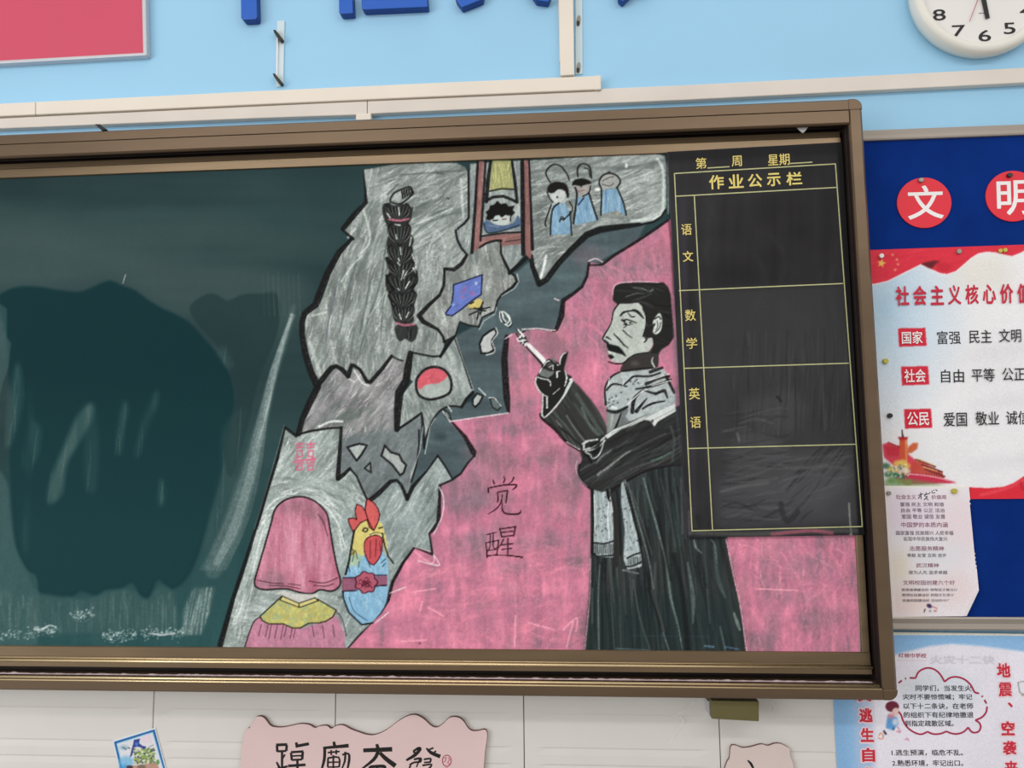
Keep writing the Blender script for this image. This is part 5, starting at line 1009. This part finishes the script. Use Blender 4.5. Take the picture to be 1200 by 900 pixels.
for x, y, c in ((1044,549,(236,206,90)),(1052,543,(244,214,96)),(1058,542,(240,210,110)),(1062,546,(238,196,90)),(1048,552,(232,226,160)),(1056,549,(236,232,214)),(1062,552,(222,226,214)),(1041,556,(70,120,80)),(1050,557,(36,110,84)),(1056,558,(30,96,80)),(1045,563,(110,150,80)),(1054,564,(150,160,80)),(1064,565,(160,140,80)),(1038,546,(60,110,80))): cp.ell(x, y, 5, 3.6, c, .85, 1.4)
for _ in range(60): cp.ell(1040+rng.random()*26, 544+rng.random()*16, 1.3, 1, [(250,230,130),(250,250,240),(40,110,80),(220,120,90)][rng.integers(4)], .7, .6)
cp.poly(A('1036,562 1060,560 1110,568 1036,572'), (110,150,86), .6, 2)
for yb_ in (410, 470, 540): cp.ell(1190, yb_, 60, 7, (208,208,212), .3, 8, -.1)
for bx in ((1052.3,384.8,1085.4,406),(1055.8,429.6,1088.5,451.4),(1059.3,479.6,1092,502)):
    x0, y0, x1, y1 = bx; cp.poly([(x0,y0),(x1-1,y0-.6),(x1+.6,y1-.8),(x0+1.2,y1+.4)], (216,36,60), 1, .3)
cut = None
wv = lambda x, y: 0.0004+0.0012*(1+np.sin(x*0.045+y*0.02))*np.clip((x-1030)/60, 0, 1)
printed_sheet('poster_sheet', cp, VC, 0.0190, AM_paper, vp, 1.0, cut, wv)
prism('poster_back', [(1025,293.5),(1337,282.8),(1355,583),(1042,584.5)], 0.0186, 0.0189, MT['paper'], vp)
DV = 0.0222
for k, s_ in enumerate('社会主义核心价值观'): text('lettering', s_, 1049.5+k*20.35, 335.4-k*.45, 1065+k*20.35, 358.6-k*.45, DV, MT['titleink'], vp, 0.034, -0.02, 0.03)
for s_, bx in (('国家',(1056.5,388.4,1081,403.2)),('社会',(1059.5,432.8,1084.5,448.4)),('公民',(1063,483,1088.5,499))): text('lettering', s_, *bx, DV, MT['whiteink'], vp, 0.02, -0.02, 0.03)
for s_, bx in (('富强',(1098,388,1125.5,403.6)),('民主',(1135.5,386.8,1162,402.4)),('文明',(1170.5,385.6,1196.5,401.2)),('和谐',(1206,385,1233,400.6)),('自由',(1102.5,433,1129.5,448.6)),('平等',(1138.5,431.8,1165.5,447.4)),('公正',(1174.5,431,1201,446.4)),('法治',(1210,430,1236.5,446)),('爱国',(1105.5,483.4,1133,500)),('敬业',(1143,482.4,1170.5,498.6)),('诚信',(1179,481.6,1206,497.8)),('友善',(1215,480.8,1242,497))): text('lettering', s_, *bx, DV, MT['ink'], vp, 0.008, -0.015, 0.03)
def pinat(x, y, r, m, d=0.0215, lbl='small push pin', grp='push pins in the posters'):
    o = prism('push_pin', ringpx(x, y, r, r*.95, 14), 0.0188, d+0.004, m, None, 0.0008); return tag(o, lbl, 'push pin', grp)
pinat(1038.5,423,3.2,MT['pin'],lbl='brass push pin on the left margin of the values poster'); pinat(1043.5,487,3,MT['pinb'],lbl='black push pin on the left margin of the values poster')
pinat(1124.5,294.3,3,MT['ping'],lbl='grey push pin in the top ribbon of the values poster'); pinat(1173,293.5,2.6,MT['pin'],lbl='brass push pin on the left in the golden pair of the top ribbon'); pinat(1178.5,292.8,2.6,MT['pin'],lbl='brass push pin on the right in the golden pair of the top ribbon'); pinat(1033.5,299.5,2.8,MT['whiteink'],lbl='white push pin above the large printed star')

# small notice sheet
nt_ = empty('paper_notice', P(1090, 640, 0.024), 'small pale pink paper notice with a curled lower right corner', 'notice')
cn = Canvas(1030, 560, 1156, 732, 2, (242,236,241))
yy3 = np.linspace(cn.y0, cn.y1, cn.H)[:, None]; xx3 = np.linspace(cn.x0, cn.x1, cn.W)[None, :]
for x, y, rx, ry, c in ((1070,600,40,24,(238,220,236)),(1125,620,24,40,(240,222,228)),(1050,665,20,20,(238,226,206)),(1060,705,36,18,(240,216,210)),(1120,690,24,24,(240,220,222)),(1100,650,34,20,(232,232,238))): cn.ell(x, y, rx, ry, c, .7, 10)
cn.line(A('1039,570 1134,570.5'), 2.4, (246,242,226), .9, .8); cn.line(A('1039,572 1049,722'), 3, (246,236,228), .9, .8)
cn.ell(1089,710,3.4,2.4,(60,40,90),.95,.5,.5); cn.ell(1090,716,1.4,1.6,(120,150,180),.8); cn.line(A('1093,711 1098,713'), 1, (190,60,90), .9); cn.ell(1096,716,2.2,1.2,(206,90,100),.8); cn.line(A('1084,714 1083,717'), 1.4, (60,40,50), .9)
NC = [(1035.5,569),(1135.5,570.5),(1150,722),(1045.5,723)]
cutn = A('1035,569 1135.5,570.5 1137.5,600 1143.5,660 1147,690 1132,722 1045,723')
wn = lambda x, y: 0.0005+0.004*np.clip((x+y-1780)/90, 0, 1)**2
printed_sheet('notice_sheet', cn, NC, 0.0235, AM_paper, nt_, 1.0, cutn, wn)
prism('notice_back', A('1037,570 1134,571.5 1136,600 1141,655 1138,690 1122,720 1047,721'), 0.0222, 0.0234, MT['paper'], nt_)
o = prism('curled_corner', [(1147,690),(1147.3,692),(1133,722),(1130,721.5),(1137,706)], 0.0262, 0.0285, MT['paper'], nt_, 0.0005)
DN = 0.0244
nlines = [('社会主义',(1050,579.6,1073.5,585),MT['mauve']),('价值观',(1091.5,580,1109,585),MT['mauve']),('富强 民主 文明 和谐',(1055,588.5,1106,593.5),MT['ink2']),('自由 平等 公正 法治',(1056,595.5,1107,600.5),MT['ink2']),('爱国 敬业 诚信 友善',(1056.5,602.5,1107.5,608),MT['ink2']),
 ('中国梦的本质内涵',(1056,612,1110.5,618),MT['mauve']),('国家富强 民族振兴 人民幸福',(1050,622,1117,627),MT['ink2']),('实现中华民族伟大复兴',(1059,629,1110,634),MT['ink2']),('志愿服务精神',(1066,640,1106,645.5),MT['mauve']),('奉献 友爱 互助 进步',(1063,648.5,1109,653),MT['ink2']),
 ('武汉精神',(1073.5,660,1100,665),MT['mauve']),('敢为人先 追求卓越',(1065,668.5,1110,673),MT['ink2']),('文明校园创建六个好',(1058,680,1119,685.5),MT['mauve']),('思想道德建设好 领导班子建设好',(1056.5,689.5,1122,692.8),MT['ink2']),('教师队伍建设好 校园文化建设好',(1057,695.5,1122.5,699),MT['ink2']),('优美校园建设好 活动阵地建设好',(1057.5,702,1123,705.4),MT['ink2'])]
for s_, bx, mm in nlines: text('lettering', s_, *bx, DN, mm, nt_, 0.004, 0.0, 0.05, None, 2)
strokes('brushed_heading', [A('1076,580.5 1082,578.5'),A('1079,577 1079.5,585'),A('1078.5,581 1076,584.5'),A('1083,580 1089,578.5'),A('1086,577 1083.5,581 1087,582.5'),A('1087,581.5 1083,586'),A('1085,583.5 1088,586'),A('1089.5,578 1090,576.5'),A('1092,575 1092.5,577.8 1096,577.5'),A('1094,574 1095,575'),A('1096.5,573.5 1098.5,575.5')], DN, MT['ink'], nt_, 0.9)
strokes('footer_marks', [A('1101,714.3 1125,714.6'),A('1102,717.4 1124,717.7')], DN, MT['ghost'], nt_, 1.1)
o = pinat(1042.3,578,2.6,MT['ping'],0.0245,'grey push pin in the upper left corner of the paper notice'); o = pinat(1119,575.6,3.4,MT['pin'],0.0255,'brass push pin at the top right of the paper notice')

# ================================================================== SAFETY POSTER ON THE TILES
sp = empty('safety_poster', P(1110, 830, 0.011), 'pale lilac escape drill poster with blue edges below the notice board', 'poster')
cs = Canvas(966, 736, 1270, 986, 2, (244,240,251))
cs.img += (cs.noise(40, 40)*0.006)[..., None]
cs.poly(A('966,736 1270,736 1270,768 1200,763.5 1150,757 1115,754.5 1090,757 1060,764 1040,770 1020,790 1008,830 1014,850 1022,900 1034,990 966,990'), (150,196,238), 1, 1.4)
cs.poly(A('966,736 1270,736 1270,750 1150,748 1060,752 1000,780 990,830 1000,990 966,990'), (134,180,226), .5, 5); cs.poly(A('1000,820 1022,820 1026,900 1030,990 1006,990'), (186,206,236), .7, 4)
cs.line(A('966,740.5 1270,742.5'), 6, (236,232,214), 1, .6, 0); cs.ell(1100,815,46,30,(220,228,238),.7,10)
cs.ell(1045.5,828,8,6.4,(112,36,56),1,.6); cs.ell(1050,834,4.6,4.6,(240,206,202),1,.6); cs.poly(A('1040,838 1051,840 1053,848 1047,856 1038,853'), (104,166,226), 1, 1); cs.poly(A('1041,836 1048,837 1046,842 1041,842'), (226,140,150), .9, .8)
cs.ell(1049,846,3.4,4,(236,240,246),.8,1); cs.line(A('1046,834 1049,840'), 1.6, (236,180,184), .8); cs.line(A('1036,857 1038,860'), 2.4, (40,30,50), .95); cs.line(A('1047,853 1047,855'), 1.4, (50,40,60), .9); cs.line(A('1052,852 1055,858 1051,857'), 1.3, (226,110,150), .8); cs.line(A('1030,862 1032,859 1035,862 1034,866 1029,865'), 1.6, (230,150,110), .8); cs.line(A('1061,867 1063,865.4 1065,868'), 1.2, (220,110,140), .8)
cs.poly(A('1193,800 1200,798 1214,800 1212,812 1198,813'), (240,240,244), .9, .5); cs.line(A('1193,800 1194,806 1197,813 1212,813'), 1.2, (110,110,110), .8); cs.line(A('1193,800 1200,798.5 1214,800'), 1, (120,110,120), .7); cs.line(A('1197,815 1212,815'), 1.4, (180,160,130), .8)
SPC = [(972,739.6),(1256,743.5),(1266,980),(985,977)]
printed_sheet('poster_sheet', cs, SPC, 0.0122, AM_paper, sp, 1.0)
prism('poster_back', [(972.3,740),(1255.8,744),(1265.6,979.6),(985.4,976.6)], 0.0107, 0.0121, MT['paper'], sp)
DQ = 0.0126
bub = ['1053,800.5 1057,797.4','1060.5,795.3 1062,795','1066,794.4 1073,794.6','1073,794.6 1076.5,787.5 1083,783.6 1089,782.8 1096,785 1102,790.5 1107,799','1107,799 1113,794.5 1121,793.2 1130,796 1137,802 1141,809 1143,811.5 1147.5,812.6','1150.3,815.6 1152,816.4','1153.6,820 1156,824.5','1156.8,828 1155.5,835 1150.5,840.6 1143,844','1143,844 1147.5,847 1149.3,852 1147,857 1142,858.6 1138,857 1134.5,852.4','1134.5,852.4 1129.5,857.5 1122,860 1115,859.4 1109,857','1109,857 1103,859.6 1096,860.4 1091,859.4 1087,857.4','1087,857.4 1080,860.4 1073,859 1065,854 1059,846 1056,838 1053,834']
strokes('speech_cloud', [A(b) for b in bub], DQ, MT['crimson'], sp, 2.1, 5)
for s_, bx in (('同学们，当发生火',(1073,803,1138.4,810)),('灾时不要惊慌喊；牢记',(1058,813.4,1139.4,820.4)),('以下十二条诀，在老师',(1058.6,824,1140.4,831)),('的组织下有纪律地撤退',(1059,834.2,1140.8,841.2)),('到指定疏散区域。',(1060.4,844.2,1117.4,851.2)),('1.逃生预演，临危不乱。',(1044.8,878.4,1128.4,885.6)),('2.熟悉环境，牢记出口。',(1045.4,890.6,1128.8,898)),('3.通道出口，畅通无阻。',(1046,903,1129.4,910.4))): text('lettering', s_, *bx, DQ, MT['ink'], sp, 0.012, 0.0, 0.03, None, 2)
def big(s_, x0, y0, w_=16, h_=17):
    text('lettering_halo', s_, x0-1.8, y0-1.8, x0+w_+1.8, y0+h_+1.8, DQ-0.0002, MT['halo'], sp, 0.12, 0, 0.03, 'pale halo behind a red character', 2)
    text('lettering', s_, x0, y0, x0+w_, y0+h_, DQ, MT['redink'], sp, 0.062, 0, 0.03, 'bold red character')
for s_, x0, y0 in (('灾',1005,805.5),('逃',1006.6,829.8),('生',1008,852.8),('自',1009.6,876.2),('救',1011,899.5),('地',1168,777),('震',1169.8,799.6),('空',1173,845),('袭',1175,868),('来',1176.8,891.5)): big(s_, x0, y0)
text('lettering', '、', 1181, 823, 1187, 829, DQ, MT['redink'], sp, 0.04)
text('school_name', '红领巾学校', 1053, 765.4, 1085.6, 770.6, DQ, MT['crimson'], sp, 0.01, 0.01, 0, None, 2)
strokes('fine_print', [A('1052,773.6 1086,774.2')], DQ, MT['halo'], sp, 1.4)
text('ghost_heading', '火灾十二诀', 1090, 767.5, 1166, 778, DQ, MT['ghost'], sp, 0.03, 0.005, 0, None, 2)

# ================================================================== PICTURE STICKER
pk = empty('picture_sticker', P(165, 885, 0.011), 'tilted blue-edged picture sticker on the white tiles', 'sticker')
ct = Canvas(122, 842, 212, 946, 3, (236,242,248))
ct.poly(A('133.5,869.3 181.2,854.6 200,925 150,940'), (26,104,172), 1, .3); ct.poly(A('136.5,871.2 179.2,857.8 197.5,922 152,936'), (196,226,246), 1, .3); ct.poly(A('138.5,872.4 178.4,859.6 195.5,920 153,933'), (232,232,238), 1, .4)
ct.ell(148,893,9,7,(120,190,232),.8,2); ct.ell(146,902,8,6,(70,160,220),.8,2); ct.ell(145,876,5,3,(150,190,200),.7,1.5); ct.ell(172,866,6,5,(240,216,230),.7,2)
ct.poly(A('157,867 164,865.5 163,871 167,874 171.5,875 169,880 165,876 161,875 157,876 155,885 152,888 154,879 156,872'), (46,56,140), .95, .4); ct.ell(160,872,2,2.4,(70,130,210),.9)
for _ in range(220):
    x = 157+rng.random()*24; y = 877+rng.random()*18; c = [(120,160,60),(170,190,90),(60,90,50),(210,220,160),(70,80,90),(240,240,230)][rng.integers(6)]; ct.ell(x, y, .9+rng.random(), .7+rng.random()*.8, c, .8, .4)
ct.line(A('171,882 174,876 180,873'), 1, (130,140,150), .8); ct.poly(A('148,898 166,896 184,893 188,905 150,910'), (190,146,124), .9, .8); ct.ell(152,899,4,2,(50,40,60),.9,.6); ct.ell(166,899,5,3,(120,100,90),.8,.6); ct.poly(A('150,908 190,902 194,918 154,930'), (110,170,110), .8, 1.5); ct.ell(185,893,2,3,(90,160,80),.9); ct.line(A('144,876 148,878'), 1.4, (60,80,130), .8); ct.line(A('150,876 152,877'), 1.2, (40,40,60), .8)
tkc = [(131.8,867.8),(181.8,852.6),(201.6,926.5),(149.4,942)]
printed_sheet('sticker_print', ct, tkc, 0.0118, AM_paper, pk, 0.7)
prism('sticker_back', [(132,868),(181.6,853),(201.2,926.2),(149.6,941.6)], 0.0105, 0.0117, MT['paper'], pk)

# ================================================================== PINK SLOGAN BOARDS
s1_ = empty('slogan_board', P(430, 900, 0.011), 'wavy-edged pink foam board with four large black characters', 'sign', 'wavy pink boards under the blackboard')
top = smooth_pts(A('281,902 282.5,885 284.5,868 288.5,855 293,852.5 296.5,846 299,841 303,839.6 307,840 311,843 316,849.5 321,852 331,852.4 342,850.4 352,848.4 362,849.4 369,853 375,851 383,850.6 388,854 394,850.6 402,850 412,855 422,858.6 430,861 440,861.2 453,855.4 467,845 479,838.6 488,838 497,843 506,851 513,852.2 520,847.4 527,841 536,840.6 543,845 548,852.6 553,856.4 560,856.6 568.6,855.2 571,862 568.6,880 567,902'), 3)
out = [tuple(p) for p in top] + A('571,920 569,935 560,946 530,942 500,950 470,944 440,950 400,943 360,951 320,944 292,948 283,935 285,920')
prism('board', out, 0.0107, 0.020, MT['pink'], s1_, 0.0007, MT['pinkedge'])
DK = 0.0203
chs = [[('323.5,873 336.5,872.5',3.4),('324.5,873.5 325,881',3),('336,873 335.5,880',3),('325,880.5 335.5,880',2.6),('330.5,881 330.5,899',2.8),('331,889 334,884',2),('324,893 327,899 326,901',[2,3,2]),('322,902 337,898',2.6),
        ('347,870 348.5,876',[3,4]),('347,874.5 362,871.6',3.6),('341,881.5 355.5,880.6',2.8),('341,882 342,891',2.8),('354.8,881 354,890',3),('342,886 354,885.4',2),('342,890.6 354,890',2.4),('337.6,897.6 358,896.2',3.2),('348.5,891 348.6,914',2.8)],
       [('391,869 392.4,875',[3,4]),('378.6,876.6 408.6,873.8',[3,3.4,4.4]),('380.5,876 380,890 375.5,906',[3.4,3.4,2]),('384,882 398,880.6',2),('388,879 388.2,885',2),('394,878.6 394,884',2),('384,888.4 397,887.6 397.4,899',2.2),('384.4,888.4 384,899',2.2),('384.6,893.4 397,893',1.8),('390.6,885 390.6,903',2.2),('384,899 397.4,898.6',1.8),('386,903 398,902',2),('401,884.6 408.4,883.4 409,892 406,906',[2.2,2.6,3,1.6]),('404.6,881 404,892 400,902',[2.6,2.4,1.6])],
       [('425.6,879.4 459.6,878',[4.6,3.8,5.4]),('441.4,872 443,880 438,890 424,901',[3.4,4.4,4,2]),('445,882 452,889 463.4,897.6',[4,5,5.6]),('432.6,901 435,898.6 449.6,898 451,901',[2,3.4,4,3]),('442,898 442,912',2.6),('433,906 452,905',2.4),('430,912 456,911',2.6),('431,912 431,926',2.6),('455,912 455,926',2.6),('431,926 455,925',2.6),('431,919 455,918.4',2),('443,912 443,925',2)],
       [('484,880.6 490,877 492.4,878 486,885 476,891',[2,3.4,3.6,4,2.6]),('484,881 488.4,883',[2,2.4]),('499.6,876.6 505,882 516,886.6',[1.6,4,4.6]),('508,876.4 503,878.4',2),('511,880 508,882.4',2),('485,890 493,888.6 492.6,893',2.4),('480,896.6 485,893.6 493,892.8',2.2),('481,897 480,903 491,902 489,910',2.2),('496.6,890 504.6,889 504,893',2.2),('497,893.6 505,893',2),('495,897 506,896 500,903 494,908',2.2),('497,901 508,910',2.4),('492,889 488,899',1.6)]]
for k, c in enumerate(chs): strokes('brushed_character', [(A(p), w_) for p, w_ in c], DK, MT['black'], s1_, 2, 3)
strokes('seal', [(ringpx(523.6,891.5,5.2,6.6,16)+ringpx(523.6,891.5,5.2,6.6,16)[:1], 1.1), (A('520.5,889 523,887 522,892 520,893'), .9), (A('525,888 527,890 524.5,894 527,895.5'), .9), (ringpx(523.4,906,4.8,6,14)+ringpx(523.4,906,4.8,6,14)[:1], 1.1)], DK, MT['crimson'], s1_, 1)
s2_ = empty('slogan_board', P(890, 900, 0.011), 'smaller wavy pink foam board under the steel lug, lower right', 'sign', 'wavy pink boards under the blackboard')
top = smooth_pts(A('849,902 852,893 855,888 856,877 858,873.4 863,873.8 870,876.4 880,875.4 892,872.2 900,874 908,871.4 916,872 924,876.6 926,881 926,886 929,893 931,903'), 3)
prism('board', [tuple(p) for p in top]+A('934,925 926,945 890,950 856,944 846,925'), 0.0107, 0.0185, mat('pale_pink_foam', (224,206,200), .7, var=.04), s2_, 0.0007, MT['pinkedge'])
strokes('brushed_character', [(A('876,891 880,895 884,903'), [1.4,3,2]), (A('868,908 905,906'), 3), (A('886,908 874,925'), 3), (A('888,910 902,926'), 3)], 0.0188, MT['black'], s2_, 2, 3)

# plaster smears on the tiles
sm_ = strokes('plaster_smear', [(A('813,822 806,831 799,835 792,838 788,840'), [3,2,2.4,1.6,2]), (A('797,840 801,845 798,850 793,858 788,866 783,875'), [2.4,2.6,2,2,1.6,1]), (A('796,849 790,856'), 1.2), (A('818,820 822,818'), 2), (A('904,823 908,829 906,835'), [2,3,1.4])], 0.0112, MT['plaster'], dado, 2, 3)
sm_['label'] = 'white plaster smear on the tiles'
